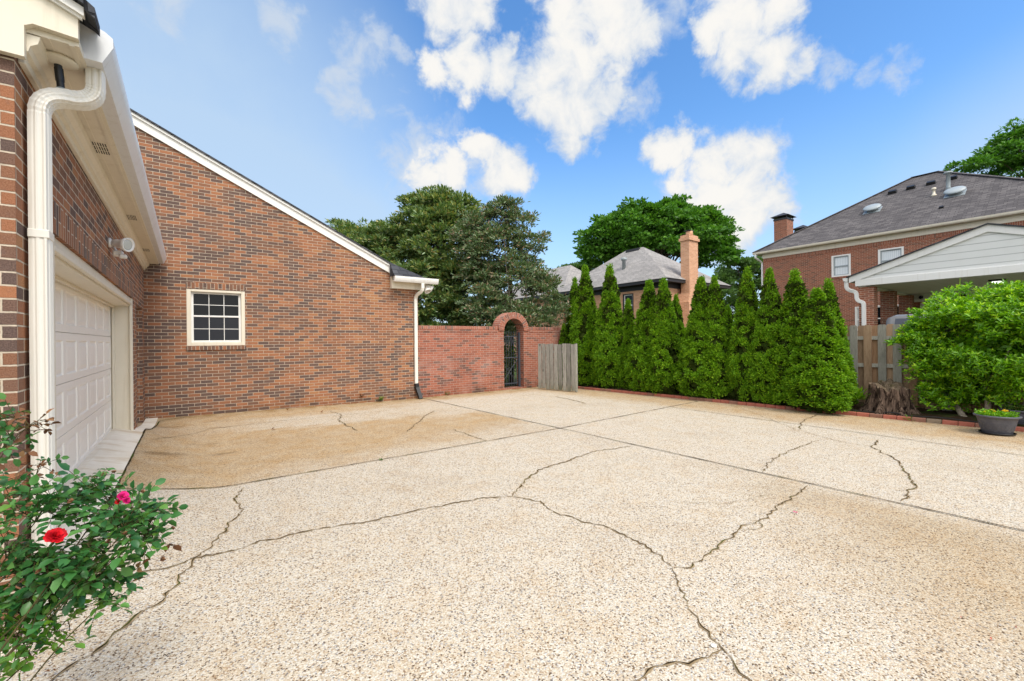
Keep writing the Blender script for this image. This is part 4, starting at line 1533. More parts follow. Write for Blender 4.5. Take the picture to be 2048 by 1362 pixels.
def arb_mesh(seed, nclump=430, per=92):
    """a prototype arborvitae, 1 m wide and AH tall, of curly upright sprays gathered in lumps"""
    global NR
    NR = np.random.default_rng(seed)
    root = thing('arborvitae', '', 'shrub', (0, 0, 0), 'arborvitae along the fence')
    lump = NR.uniform(0, 100, 3)
    def rad(h, a):
        prof = np.where(h < 0.2, 0.41 + 0.09 * (h / 0.2), 0.5 * np.maximum(0.0, 1 - (h - 0.2) / 0.815) ** 0.88)
        w = np.array([noise.noise(Vector((math.cos(q) * 1.6 + lump[0], math.sin(q) * 1.6 + lump[1], hh * 5 + lump[2]))) for q, hh in zip(a, h)])
        return np.maximum(0.015, prof * (1 + 0.22 * w) + 0.015 * w)
    hh = NR.random(nclump * 3)
    keep = NR.random(nclump * 3) < (np.where(hh < .2, 1, np.maximum(0, 1 - (hh - .2) / .8) ** .6) * 0.9 + 0.1)
    hh = hh[keep][:nclump]
    n0 = len(hh)
    aa = NR.uniform(0, 2 * math.pi, n0)
    rr_ = rad(hh, aa) * NR.uniform(0.88, 1.06, n0)
    cen = np.stack([np.cos(aa) * rr_, np.sin(aa) * rr_, (hh * 0.965 + 0.025) * AH], 1)
    out = np.stack([np.cos(aa), np.sin(aa), np.full(n0, .45)], 1)
    P, A, N = [], [], []
    csz = 0.115
    for c, o_ in zip(cen, unit(out)):
        q = rand_unit(per)
        q[:, 2] = q[:, 2] * 0.8 + 0.2
        dirs = unit(q + o_[None] * 0.7)
        st = NR.uniform(0.2, 0.95, (per, 1))
        P.append(c[None] - o_[None] * 0.05 + dirs * csz * st * np.array([[0.85, 0.85, 1.05]]))
        A.append(dirs + np.array([[0, 0, .25]]) + 0.6 * NR.normal(size=(per, 3)))
        N.append(rand_unit(per) + o_[None] * 0.7)
    nt = 150
    t_ = NR.random(nt)
    P.append(np.stack([NR.normal(0, .03, nt) * (1.3 - t_), NR.normal(0, .03, nt) * (1.3 - t_), (0.93 + 0.06 * t_) * AH], 1))
    A.append(np.stack([NR.normal(0, .45, nt), NR.normal(0, .45, nt), np.full(nt, 1.0)], 1)); N.append(rand_unit(nt))
    P, A, N = np.concatenate(P), np.concatenate(A), np.concatenate(N)
    n = len(P)
    P[:, 2] = np.maximum(P[:, 2], 0.01)
    leaves('foliage', P, A, N, NR.uniform(.030, .055, n), NR.uniform(.016, .030, n), M_ARB, root, 'fan')
    m = 3000
    h2 = NR.random(m) ** 1.3 * 0.88
    a2 = NR.uniform(0, 2 * math.pi, m)
    r2_ = rad(h2, a2) * NR.uniform(0.35, 0.78, m)
    P2 = np.stack([np.cos(a2) * r2_, np.sin(a2) * r2_, h2 * AH], 1)
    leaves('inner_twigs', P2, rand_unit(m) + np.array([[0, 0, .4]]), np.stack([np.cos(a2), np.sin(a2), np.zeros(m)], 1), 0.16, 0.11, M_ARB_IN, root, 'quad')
    b = MB(); limb(b, (0, 0, -0.06), (0, 0, 0.85 * AH), 0.03, 0.008, 0.02, seed=seed); b.build('trunk', M_BARK, root)
    return root


ARB = [  # u of the tip, v of the tip, half width in pixels, distance east of the wall line, label
    (1170, 533, 36, 10.95, 'tall arborvitae just right of the weathered wooden gate, behind its edge post'),
    (1149, 556, 27, 11.35, 'slimmer arborvitae behind the wooden gate, its tip left of the taller first one'),
    (1127, 648, 17, 10.75, 'low bushy arborvitae peeping over the garden wall end behind the wooden gate'),
    (1220, 531, 38, 10.95, 'tall narrow arborvitae with one slim spire, in front of the peach house eave'),
    (1256, 600, 27, 11.10, 'short arborvitae standing under the small dark window of the peach house'),
    (1298, 561, 42, 11.00, 'broad arborvitae left of the peach brick chimney, first of a twin pair'),
    (1327, 559, 38, 10.95, 'arborvitae right of its twin below the corner of the peach house eave'),
    (1352, 590, 27, 11.45, 'thin shaded arborvitae directly below the peach brick chimney'),
    (1402, 556, 44, 11.00, 'arborvitae right of the chimney with a wide skirt, left one of its pair'),
    (1429, 553, 38, 11.05, 'arborvitae right of the chimney, taller right one of its pair'),
    (1456, 612, 27, 11.30, 'low round arborvitae in the gap below the far end of the peach roof'),
    (1494, 538, 40, 11.15, 'tall blunt arborvitae left of the red house corner'),
    (1539, 540, 40, 11.10, 'tall arborvitae exactly in front of the red house corner'),
    (1590, 541, 50, 11.15, 'tall wide arborvitae with a split tip left of the red house window'),
    (1634, 578, 58, 10.95, 'widest full arborvitae nearest the tree stump, touching the brick edging'),
    (1656, 561, 42, 11.35, 'arborvitae behind the widest one, its tip below the curtained window'),
]
protos = [arb_mesh(s) for s in (21, 22, 23, 24)]
used = set()
for i, (u, v, hw, X, lab) in enumerate(ARB):
    X -= 0.16 if X < 11.2 else 0.0
    tip = PX(u, v, X)
    dd = tip.x * SY + tip.y * CY
    gz = 0.07
    R_ = 2.0 * hw * dd / F_PX
    q = i % 4
    if q not in used:
        o = protos[q]; used.add(q); o['label'] = lab
        o.location = (tip.x, tip.y, gz); o.scale = (R_ * 0.98, R_ * 0.98, (tip.z - gz) / AH); o.rotation_euler = (0, 0, i * 1.3)
    else:
        o = dup(protos[q], (tip.x, tip.y, gz), (R_ * 0.98, R_ * 0.98, (tip.z - gz) / AH), i * 1.3, lab)

# ------------------------------------------------------------------ brick edging, hose
NR = np.random.default_rng(5)
M_EDGE = []
for nm, c in (('edging_brick_red', (0.34, 0.115, 0.08)), ('edging_brick_brown', (0.24, 0.12, 0.085)), ('edging_brick_grey', (0.22, 0.17, 0.12))):
    t = NT(nm)
    p = t.obj()
    n = t.noise(p, 12, 5, 0.65); n2 = t.noise(p, 90, 3, 0.6)
    oi = t.n('ShaderNodeObjectInfo')
    cc = t.mix(t.rng(oi.outputs['Random'], 0, 1, 0, 0.35), c, tuple(q * 1.35 for q in c))
    cc = t.mix(t.rng(n, 0.5, 0.75, 0, 0.7), cc, tuple(q * 0.5 for q in c))
    t.bump(n2, 0.4, 0.004)
    M_EDGE.append(t.base(cc, 0.9, 0.15))
y = 10.4
k = 0
edge_proto = []
b = MB()
b.box(-0.098, 0.098, -0.046, 0.046, 0, 0.082, bev=0.006)
while y > -1.2:
    x = edge_x(y)
    x1 = edge_x(y - 0.2)
    an = math.atan2(-0.2, x1 - x)
    m = 2 if abs(y - 1.95) < 0.11 else (1 if rnd.random() < 0.2 else 0)
    c = Vector(((x + x1) / 2, y - 0.1, -0.012))
    if len(edge_proto) < 3 and m >= len([1 for e in edge_proto]) * 0 and m not in [e[0] for e in edge_proto]:
        o = b.build('edging_brick', M_EDGE[m]); edge_proto.append((m, o))
    else:
        o = [e[1] for e in edge_proto if e[0] == m][0].copy(); COL.objects.link(o)
    o.location = c
    o.rotation_euler = (rnd.uniform(-.03, .03), rnd.uniform(-.02, .02), an + rnd.uniform(-.03, .03))
    if m == 2:
        tag(o, 'grey brown edging brick, the only one so dull, before the tree stump', 'brick', 'bricks edging the bed')
    else:
        tag(o, 'red brick laid end to end in the low edging of the bed', 'brick', 'bricks edging the bed')
    y -= 0.203
    k += 1
b = MB()
pts = [(edge_x(yy_) + 0.10 + 0.03 * math.sin(yy_ * 3.1), yy_, bedz(edge_x(yy_) + 0.1, yy_) + 0.035) for yy_ in fr(-0.6, 3.0, 0.12)]
b.tube(pts, 0.009, 6)
tag(b.build('hose', M_BLACK), 'thin black irrigation hose lying just behind the brick edging', 'hose')

# ------------------------------------------------------------------ board fence behind the bed
FX = 12.2
fence = thing('board_fence', 'shadowbox board fence of grey and tan boards behind the stump and hedge', 'fence', (FX, 4.0, 0))
fz1 = 1.86
def fboard(b, yc, w, x0, x1, z0, z1):
    c = 0.03
    b.prism([(yc - w / 2, z0), (yc + w / 2, z0), (yc + w / 2, z1 - c), (yc + w / 2 - c, z1), (yc - w / 2 + c, z1), (yc - w / 2, z1 - c)], 'x', x0, x1)
yc = 3.80
i = 0
seq = ['g', 'g', 'g', 't', 'g', 'G', 'd', 't', 'g', 'd', 'd', 'g', 'd', 'd', 'g']
while yc > -2.2:
    b = MB()
    w = 0.142
    lean = rnd.uniform(-0.02, 0.02)
    fboard(b, yc, w, FX - 0.055, FX - 0.036, 0.06, fz1 + rnd.uniform(-0.02, 0.02))
    m = {'g': M_WOOD_GREY, 'G': M_WOOD_GREY, 't': M_WOOD_TAN, 'd': M_WOOD_DK}[seq[i % len(seq)]]
    o = b.build('board', m, fence)
    if i == 3:
        o['label'] = 'newer tan board'
    yc -= 0.252
    i += 1
yc = 3.80 - 0.126
i = 0
while yc > -2.2:
    b = MB()
    fboard(b, yc, 0.142, FX + 0.036, FX + 0.055, 0.06, fz1 - 0.02 + rnd.uniform(-0.02, 0.02))
    b.build('board', M_WOOD_TAN if i % 3 else M_WOOD_DK, fence)
    yc -= 0.252
    i += 1
b = MB()
yc = 3.80 + 0.252
while yc < 11.3:
    fboard(b, yc, 0.142, FX - 0.055, FX - 0.036, 0.06, fz1 + rnd.uniform(-0.02, 0.02))
    fboard(b, yc - 0.126, 0.142, FX + 0.036, FX + 0.055, 0.06, fz1 + rnd.uniform(-0.02, 0.02))
    yc += 0.252
b.build('board_panel', M_WOOD_DK, fence)
for z in (0.34, 0.95, 1.56):
    b = MB(); b.box(FX - 0.035, FX + 0.035, -2.3, 11.3, z - 0.04, z + 0.04); b.build('rail', M_WOOD_GREY, fence)

# white stakes in the gaps of the hedge
for (u, v0, v1, X, lab) in ((1183, 665, 778, 11.0, 'thin white stake in the gap right of the first arborvitae'), (1365, 700, 757, 11.3, 'thin white stake in the dark gap below the chimney'), (1172, 730, 768, 11.1, 'short white stake low beside the wooden gate post')):
    a_, c_ = PX(u, v0, X), PX(u, v1, X)
    b = MB(); b.tube([(a_.x, a_.y, 0.03), (a_.x, a_.y, a_.z)], 0.011, 6)
    b.lathe([(0.0, 0.0), (0.013, 0.0), (0.013, 0.02), (0.0, 0.024)], (a_.x, a_.y, a_.z - 0.004), 8)
    tag(b.build('stake', M_WHITE), lab, 'stake')

# ------------------------------------------------------------------ tree stump
def stump_mat():
    t = NT('rotten_stump')
    p = t.map(t.obj(), scale=(1, 1, 0.25))
    n = t.noise(p, 16, 6, 0.7, dist=1.2); n2 = t.noise(p, 60, 4, 0.7)
    c = t.mix(t.rng(n, 0.42, 0.60), (0.02, 0.013, 0.010), (0.20, 0.14, 0.105))
    c = t.mix(t.rng(n2, 0.6, 0.76, 0, 0.55), c, (0.33, 0.255, 0.20))
    t.bump(t.math('ADD', n, t.math('MULTIPLY', n2, 0.5)), 1.0, 0.05)
    return t.base(c, 0.95, 0.05)


M_STUMP = stump_mat()
def top_mat():
    t = NT('rotten_stump_top')
    p = t.obj()
    n = t.noise(p, 24, 6, 0.7); n2 = t.noise(p, 5, 4, 0.6)
    c = t.mix(t.rng(n, 0.35, 0.65), (0.08, 0.058, 0.038), (0.27, 0.205, 0.14))
    c = t.mix(t.rng(n2, 0.55, 0.65, 0, 0.6), c, (0.09, 0.085, 0.03))
    t.bump(n, 1.0, 0.05)
    return t.base(c, 0.95, 0.05)


M_STTOP = top_mat()
sc_ = Vector((11.3, 2.5, 0.06))
stump = thing('tree_stump', 'old rotten tree stump with splayed roots before the board fence', 'stump', sc_[:])
b = MB()
SEG, LV = 200, 20
V = []
for l in range(LV + 1):
    k = l / LV
    for s in range(SEG):
        a = 2 * math.pi * s / SEG
        flute = 0.055 * math.sin(a * 7 + 0.8 * math.sin(a * 2)) + 0.035 * math.sin(a * 13 + 1.0 + k * 1.2) + 0.014 * math.sin(a * 19 + k * 3 + 2 * math.sin(a * 4)) + 0.006 * math.sin(a * 37 - k * 2)
        root = max(0.0, math.sin(a * 3.5 + 0.4) ** 2) * 0.26
        r_ = 0.79 * (0.37 + (0.02 + root * 0.8) * (1 - k) ** 3.2 + flute * (0.9 - 0.35 * k))
        top = 0.55 - 0.05 * math.cos(a + 2.85 - math.pi) * -1 + 0.035 * math.sin(a * 3 + 1) + 0.03 * math.sin(a * 11) - 0.10 * max(0, math.sin(a - 3.4)) ** 4
        V.append(sc_ + Vector((math.cos(a) * r_, math.sin(a) * r_, k * top)))
Fc = []
for l in range(LV):
    for s in range(SEG):
        s2 = (s + 1) % SEG
        Fc.append((l * SEG + s, l * SEG + s2, (l + 1) * SEG + s2, (l + 1) * SEG + s))
b.add(V, Fc, 0, 0, True)
b.build('trunk', M_STUMP, stump)
b = MB()
rim = V[LV * SEG:]
VV = []
RN = 7
for q in range(RN + 1):
    k = q / RN
    for s in range(SEG):
        a = 2 * math.pi * s / SEG
        c_ = sc_ + Vector((0, 0, 0.55))
        p = rim[s] * (1 - k) + c_ * k
        hollow = 0.18 * math.exp(-((k - 0.85) / 0.35) ** 2)
        p = p + Vector((0, 0, -hollow * k + 0.10 * k * (1 - k) * noise.noise(Vector((math.cos(a) * 3, math.sin(a) * 3, k * 5))) * 3))
        VV.append(p)
Fc = []
for q in range(RN):
    for s in range(SEG):
        s2 = (s + 1) % SEG
        Fc.append((q * SEG + s, q * SEG + s2, (q + 1) * SEG + s2, (q + 1) * SEG + s))
b.add(VV, Fc, 0, 0, True)
b.build('rotten_top', M_STTOP, stump)

# ------------------------------------------------------------------ big bright shrub on the right
bc = Vector((12.1, 0.38, 1.36))
bush = thing('large_shrub', 'large bright green clipped shrub with whorled leaves in front of the carport', 'shrub', (11.75, 1.35, 0.08))
NR = np.random.default_rng(77)
fw3 = Vector((0.83, 0.10, 0)).normalized()
P, A, N = [], [], []
P2, A2, N2 = [], [], []
clumps = []
# tiers of foliage: outline as an uneven dome, opening into layers lower down
tries = 0
def bush_r(dirv):
    return 1.0 + 0.13 * noise.noise(Vector(dirv) * 2.3 + Vector((5, 1, 2)))
while len(clumps) < 620 and tries < 20000:
    tries += 1
    d_ = rand_unit(1)[0]
    if d_[2] < -0.85:
        continue
    lowcut = 0.0
    rr0 = bush_r(d_) * NR.uniform(0.82, 1.0)
    c = np.array(bc) + d_ * rr0 * np.array([1.2, 1.80, 1.0 if d_[2] > 0 else 1.1])
    # dark horizontal gaps between the layers
    gap = noise.noise(Vector((c[0] * 1.0, c[1] * 1.1, c[2] * 2.6)) + Vector((9, 4, 3)))
    if gap > 0.24 and d_[2] < 0.5:
        continue
    if c[2] < 0.36 + 0.1 * NR.random():
        continue
    clumps.append((c, d_, 0.24 * NR.uniform(0.8, 1.2)))
# the low skirt reaching left, and a stray sprig
for (u, v, dd_, r_) in ((1850, 745, 8.5, .3), (1880, 765, 8.45, .3), (1910, 770, 8.4, .32), (1945, 790, 8.35, .3), (1880, 735, 8.5, .3), (1840, 715, 8.6, .26), (1865, 785, 8.5, .25), (1920, 795, 8.35, .25),
                      (1790, 690, 8.9, .12), (1803, 687, 8.9, .12), (1825, 712, 8.8, .2), (1820, 670, 9.1, .22), (1965, 800, 8.3, .25), (2000, 790, 8.2, .3), (2040, 770, 8.2, .3),
                      (1830, 690, 8.7, .3), (1845, 660, 8.8, .3), (1835, 735, 8.6, .3), (1860, 800, 8.4, .26), (1900, 812, 8.35, .24), (1940, 812, 8.3, .24), (1975, 770, 8.25, .3), (2010, 750, 8.2, .3), (1905, 740, 8.4, .32), (1950, 745, 8.3, .32), (1870, 690, 8.6, .3), (1860, 640, 8.7, .3), (1848, 632, 8.8, .26), (1872, 622, 8.8, .28), (1893, 603, 8.8, .28), (1845, 650, 8.7, .3), (1870, 655, 8.6, .3), (1838, 700, 8.65, .26), (1842, 760, 8.5, .24), (1852, 785, 8.45, .24), (1872, 812, 8.4, .22), (1920, 590, 8.8, .28), (1834, 660, 8.8, .24), (1818, 682, 8.75, .24), (1890, 620, 8.6, .32), (1930, 615, 8.6, .32), (1970, 600, 8.6, .32), (2010, 592, 8.6, .32), (2050, 590, 8.6, .32), (1900, 660, 8.45, .33), (1950, 660, 8.4, .33), (2000, 660, 8.35, .33), (2050, 680, 8.3, .33)):
    p = W(u, v, dd_)
    clumps.append((np.array(p), np.array((-0.5, 0.1, .5)), r_))
for (c, d_, r_) in clumps:
    n = int(NR.integers(20, 30) * (1.0 if r_ > .2 else .6))
    q = rand_unit(n)
    q = unit(q + d_[None] * 0.7 + np.array([[0, 0, .25]]))
    s = c[None] + q * r_ * NR.uniform(0.35, 1.0, (n, 1)) * np.array([[1, 1, .75]])
    up_ = unit(q * 0.7 + np.array([[0, 0, 1.0]]) + 0.25 * NR.normal(size=(n, 3)))
    new = NR.random(n) < (0.22 + 0.40 * max(0, d_[2]))
    for pi, ui, nw in zip(s, up_, new):
        m = 7
        ph = NR.uniform(0, 6.28)
        t1 = np.cross(ui, [0.3, 0.9, 0.1]); t1 /= np.linalg.norm(t1)
        t2 = np.cross(ui, t1)
        for k_ in range(m):
            a = ph + k_ * 2.4
            el = 0.15 + 0.9 * (k_ / m)
            dr = (t1 * math.cos(a) + t2 * math.sin(a)) * math.cos(el) + ui * math.sin(el)
            nn = ui * math.cos(el) - (t1 * math.cos(a) + t2 * math.sin(a)) * math.sin(el)
            if nw and k_ >= 2:
                P2.append(pi + ui * 0.03); A2.append(dr + ui * .25); N2.append(nn)
            else:
                P.append(pi + ui * 0.01 * k_); A.append(dr); N.append(nn)
n = len(P)
leaves('foliage', P, A, N, NR.uniform(.06, .105, n), NR.uniform(.024, .038, n), M_BUSH, bush, 'leaf')
n = len(P2)
leaves('new_growth', P2, A2, N2, NR.uniform(.055, .085, n), NR.uniform(.022, .032, n), M_BUSH_NEW, bush, 'leaf')
m = 12000
dq = rand_unit(m)
dq = dq[dq[:, 2] > -0.72]
m = len(dq)
Pi = np.array(bc)[None] + dq * NR.uniform(0.35, 0.86, (m, 1)) * np.array([[1.08, 1.68, 0.92]])
leaves('inner_foliage', Pi, rand_unit(m), rand_unit(m), 0.12, 0.06, M_BUSH, bush, 'quad')
b = MB()
g0 = G(1932, 836, 0.08)
limb(b, (g0.x, g0.y, 0.03), W(1890, 775, 8.9), 0.055, 0.03, 0.08, 8, 6, 3)
g0b = Vector((g0.x + 0.1, g0.y - 0.25, 0.03))
limb(b, g0b, g0b + Vector((0.25, 0.1, 0.9)), 0.05, 0.03, 0.12, 8, 6, 4)
limb(b, g0b + Vector((.1, -.3, 0)), g0b + Vector((0.3, -0.8, 1.0)), 0.045, 0.02, 0.12, 8, 6, 5)
for s_ in range(9):
    a = s_ * 0.7
    limb(b, g0b + Vector((0.2, 0, 0.75)), bc + Vector((0.8 * math.cos(a), 1.5 * math.sin(a), 0.3 + 0.4 * math.sin(a * 2))), 0.025, 0.008, 0.15, 6, 6, s_)
b.build('trunk', M_BARK_PALE, bush)
b = MB()
sh0, sh1 = W(1922, 600, 8.8), W(1920, 556, 8.75)
limb(b, sh0, sh1, 0.006, 0.004, 0.03, 6, 6, 8)
b.build('shoot', M_BUSH_NEW, bush)

# ------------------------------------------------------------------ planters
t = NT('planter_plastic')
p_ = t.obj()
c_ = t.mix(t.rng(t.noise(p_, 6, 5, 0.65), 0.4, 0.75), (0.075, 0.078, 0.095), (0.125, 0.125, 0.14))
M_POT = t.base(c_, 0.5, 0.35)


def planter(loc, lab, pl_lab, seed, flowers):
    global NR
    NR = np.random.default_rng(seed)
    loc = Vector(loc)
    t_ = thing('planter', lab, 'planter', loc[:], 'grey planters by the bed')
    b = MB()
    b.lathe([(0.0, 0.022), (0.165, 0.022), (0.172, 0.03), (0.225, 0.24), (0.236, 0.272), (0.262, 0.280), (0.268, 0.293), (0.268, 0.304), (0.258, 0.310), (0.238, 0.306), (0.225, 0.26), (0.0, 0.255)], loc, 48)
    pot = b.build('pot', M_POT, t_)
    b = MB()
    for k in range(14):          # raised loops moulded into the side
        a0 = 2 * math.pi * k / 14
        ring = []
        for i in range(25):
            w = 2 * math.pi * i / 24
            zc = 0.125 + 0.062 * math.sin(w)
            r_ = 0.172 + (0.225 - 0.172) * (zc - 0.03) / 0.21
            a = a0 + 0.062 / 0.2 * math.cos(w) * 1.15
            ring.append(loc + Vector((math.cos(a) * (r_ + .001), math.sin(a) * (r_ + .001), zc)))
        b.tube(ring, 0.0022, 5)
    b.build('moulding', M_POT, pot)
    b = MB()
    b.lathe([(0.0, 0.0), (0.185, 0.0), (0.205, 0.014), (0.212, 0.034), (0.205, 0.034), (0.196, 0.018), (0.0, 0.012)], loc, 48)
    b.build('saucer', M_BLACK, t_)
    b = MB()
    b.lathe([(0.0, 0.275), (0.10, 0.272), (0.20, 0.268), (0.228, 0.262)], loc, 32)
    b.build('soil', M_SOIL, t_)
    pl = thing('potted_plant', pl_lab, 'plant', (loc + Vector((0, 0, 0.27)))[:])
    n = 900
    a = NR.uniform(0, 6.28, n); r_ = 0.235 * np.sqrt(NR.random(n))
    h = NR.random(n) * 0.085
    P = np.stack([loc.x + np.cos(a) * r_, loc.y + np.sin(a) * r_, loc.z + 0.27 + h], 1)
    A = np.stack([np.cos(a) * .6, np.sin(a) * .6, np.full(n, .6)], 1) + 0.6 * NR.normal(size=(n, 3))
    leaves('foliage', P, A, rand_unit(n) + np.array([[0, 0, 1.2]]), NR.uniform(.025, .05, n), NR.uniform(.012, .02, n), M_WEED if not flowers else M_BUSH, pl, 'leaf')
    if flowers:
        for k in range(9):
            a, r0 = NR.uniform(0, 6.28), 0.2 * math.sqrt(NR.random())
            c = np.array([loc.x + math.cos(a) * r0, loc.y + math.sin(a) * r0, loc.z + 0.35 + 0.03 * NR.random()])
            m = 12
            aa = np.arange(m) * 2.4
            el = np.linspace(0.1, 1.2, m)
            A = np.stack([np.cos(aa) * np.cos(el), np.sin(aa) * np.cos(el), np.sin(el)], 1)
            leaves('flower', np.repeat(c[None], m, 0), A, np.stack([-np.cos(aa) * np.sin(el), -np.sin(aa) * np.sin(el), np.cos(el)], 1), 0.022, 0.018, M_YELLOW, pl, 'fan')
    return t_


g1 = G(1994, 868)
planter((g1.x, g1.y, 0.002), 'dark grey round planter on a black saucer with yellow flowers', 'low green plant with small yellow flowers in the nearer grey planter', 3, True)
g2 = G(2046, 855)
planter((g2.x, g2.y, 0.002), 'dark grey round planter cut by the right edge of the photo, without flowers', 'trailing green plant without flowers in the planter at the right edge', 4, False)


# ------------------------------------------------------------------ weeds, fern, litter
def weed(name, p, lab, n, L, spread, mat, seed, cat='weed', templ='leaf', wd=.4):
    global NR
    NR = np.random.default_rng(seed)
    p = np.array(p)
    a = NR.uniform(0, 6.28, n)
    el = NR.uniform(0.15, 1.2, n)
    A = np.stack([np.cos(a) * np.cos(el), np.sin(a) * np.cos(el), np.sin(el)], 1)
    P = p[None] + A * NR.uniform(0, spread, (n, 1))
    o = leaves(name, P, A, np.stack([-np.cos(a) * np.sin(el), -np.sin(a) * np.sin(el), np.cos(el)], 1), NR.uniform(.6, 1.1, n) * L, NR.uniform(.6, 1.1, n) * L * wd, mat, None, templ)
    return tag(o, lab, cat)


weed('weed', PY(724, 795, YG - 0.03), 'reddish dry weed at the foot of the gable wall', 24, .07, .07, M_DRYLEAF, 1)
weed('weed', PY(762, 801, YG - 0.06), 'yellow green weed at the foot of the gable wall near the downspout', 34, .08, .10, M_WEED, 2)
weed('weed', PY(859, 790, YG), 'small weed at the foot of the garden wall beside the downspout', 20, .06, .07, M_DRYLEAF, 3)
weed('weed', PY(893, 790, YG), 'green weed at the foot of the garden wall midway to the arch', 26, .07, .08, M_WEED, 4)
weed('weed', G(761, 921), 'tiny green weed sprouting from the long paving joint', 16, .03, .02, M_WEED, 5)
weed('weed', G(1818, 842), 'small green weed growing out from the brick edging onto the paving', 30, .06, .09, M_WEED, 6)
weed('broadleaf_plant', W(1815, 818, 8.85), 'broad leaved green plant at the right foot of the tree stump', 26, .19, .06, M_BUSH, 7, 'plant')
weed('grass_tuft', W(1768, 826, 8.9), 'dry grass tuft at the front foot of the tree stump', 46, .12, .03, M_WEED, 8, 'grass', 'quad', .08)
for (x_, y_, hh_, lb_) in ((8.25, 13.0, 1.9, 'leafy shrub seen through the iron gate on its left side'), (9.2, 13.3, 1.7, 'leafy shrub seen through the iron gate on its right side'), (6.6, 13.2, 2.1, 'dark shrub behind the garden wall left of the arch'), (10.3, 12.6, 2.2, 'pale leaved shrub over the garden wall right of the arch')):
    NR = np.random.default_rng(int(x_ * 10))
    gs = thing('garden_shrub', lb_, 'shrub', (x_, y_, 0))
    n = 2600
    q_ = rand_unit(n)
    P_ = np.array([[x_, y_, hh_ * .5]]) + q_ * NR.uniform(.5, 1.0, (n, 1)) * np.array([[.75, .6, hh_ * .52]])
    leaves('foliage', P_, q_ + 0.6 * NR.normal(size=(n, 3)), rand_unit(n) + np.array([[0, 0, .5]]), NR.uniform(.07, .13, n), NR.uniform(.035, .06, n), M_BUSH if x_ > 10 else M_MAG, gs, 'leaf')
    b = MB()
    for k_ in range(4):
        limb(b, (x_ + .05 * k_ - .1, y_, -.05), (x_ + .4 * math.cos(k_ * 1.7), y_ + .3 * math.sin(k_ * 1.7), hh_ * .8), .025, .008, .1, 6, 5, k_)
    b.build('stems', M_BARK, gs)
weed('fern', PX(1716, 800, 11.15), 'dark green fern between the last arborvitae and the tree stump', 120, .14, .22, M_ARB, 9, 'fern', 'quad', .3)
weed('weed', PX(1870, 820, 11.5), 'low green weed patch in the bed right of the stump', 90, .05, .32, M_WEED, 10)
for (u, v, lab) in ((575, 822, 'brown dead leaf near the foot of the gable wall'), (598, 812, 'second brown dead leaf against the foot of the gable wall'), (643, 826, 'curled brown leaf on the paving before the gable wall'), (542, 862, 'flat brown leaf lying on the pale streak of the paving'), (110, 1347, 'orange brown leaf on the paving below the rose bush')):
    p = G(u, v)
    weed('dead_leaf', (p.x, p.y, p.z + 0.012), lab, 3, .07 if v < 1000 else .03, .02, M_DRYLEAF, int(u), 'leaf')
p = G(1592, 1027)
weed('petal', (p.x, p.y, p.z + 0.008), 'fallen pink rose petal on the open paving', 2, .024, .003, M_PINK, 12, 'petal', 'fan', .8)
for j, (u, v) in enumerate(((1924, 1237), (2030, 1256), (1985, 1282), (2015, 1222))):
    p = G(u, v)
    weed('petal', (p.x, p.y, p.z + 0.006), 'tiny dark red petal on the paving at the right edge, one of a few', 2, .011, .002, M_RED, 20 + j, 'petal', 'fan', .8)['group'] = 'dark red petals at right'
for j, (u, v) in enumerate(((1058, 1118), (1580, 1068), (972, 1050), (1364, 1062), (1212, 1010), (1290, 1240), (1705, 1190))):
    p = G(u, v)
    weed('leaf_fragment', (p.x, p.y, p.z + 0.006), 'tiny dark leaf fragment on the open paving', 4, .014, .006, M_DRYLEAF, 40 + j, 'leaf')['group'] = 'dark leaf fragments on the paving'
p = G(1427, 1294)
b = MB()
b.lathe([(0.0, 0.0), (0.0135, 0.0), (0.0145, 0.002), (0.0125, 0.006), (0.0, 0.0068)], p + Vector((0, 0, 0.006)), 20)
tag(b.build('bottle_cap', M_WHITE), 'small white bottle cap beside the crack junction on the paving', 'bottle cap')
p = G(333, 1313)
b = MB()
b.tube([p + Vector((-.012, 0, .008)), p + Vector((-.01, .004, .016)), p + Vector((0, 0, .006)), p + Vector((.01, .003, .012)), p + Vector((.014, 0, .006))], 0.0022, 5)
tag(b.build('twig', M_BARK), 'tiny dark curled twig on the paving right of the long crack', 'twig')

# ------------------------------------------------------------------ red brick house on the right
RX = 28.3
rh_ = thing('red_brick_house', 'two storey red brick house with a grey hip roof behind the carport', 'house', (RX, 5.8, 0))
HY0, HY1, HX1, HZ = -0.6, 12.15, 40.1, 6.42
wins = [(7.76, 8.62, 4.86, 6.02), (5.62, 6.62, 4.86, 6.02)]
lows = [(7.36, 7.60, 1.9, 3.17), (6.30, 6.96, 1.9, 3.17), (5.70, 6.25, 1.9, 3.17)]
ops = sorted(wins + lows)
b = MB()
# the wall facing us, pieced round its openings
cuts = sorted(set([HY0, HY1] + [q for o_ in ops for q in o_[:2]]))
for a0, a1 in zip(cuts, cuts[1:]):
    mid_ = (a0 + a1) / 2
    spans = sorted([(o_[2], o_[3]) for o_ in ops if o_[0] <= mid_ <= o_[1]])
    z = -0.1
    for (s0, s1) in spans:
        b.box(RX, RX + 0.25, a0, a1, z, s0); z = s1
    b.box(RX, RX + 0.25, a0, a1, z, HZ)
b.box(RX + 0.25, HX1, HY1 - 0.25, HY1, -0.1, HZ)
b.box(RX + 0.25, HX1, HY0, HY0 + 0.25, -0.1, HZ)
b.box(HX1 - 0.25, HX1, HY0 + 0.25, HY1 - 0.25, -0.1, HZ)
b.build('wall', M_BRICK_FAR, rh_)
b = MB()
b.box(RX - 0.006, RX + 0.1, HY0, HY1 + 0.004, HZ - 0.205, HZ, uv=('s', HZ - 0.205))
b.build('soldier_course', M_BRICK_FAR, rh_)
b = MB()
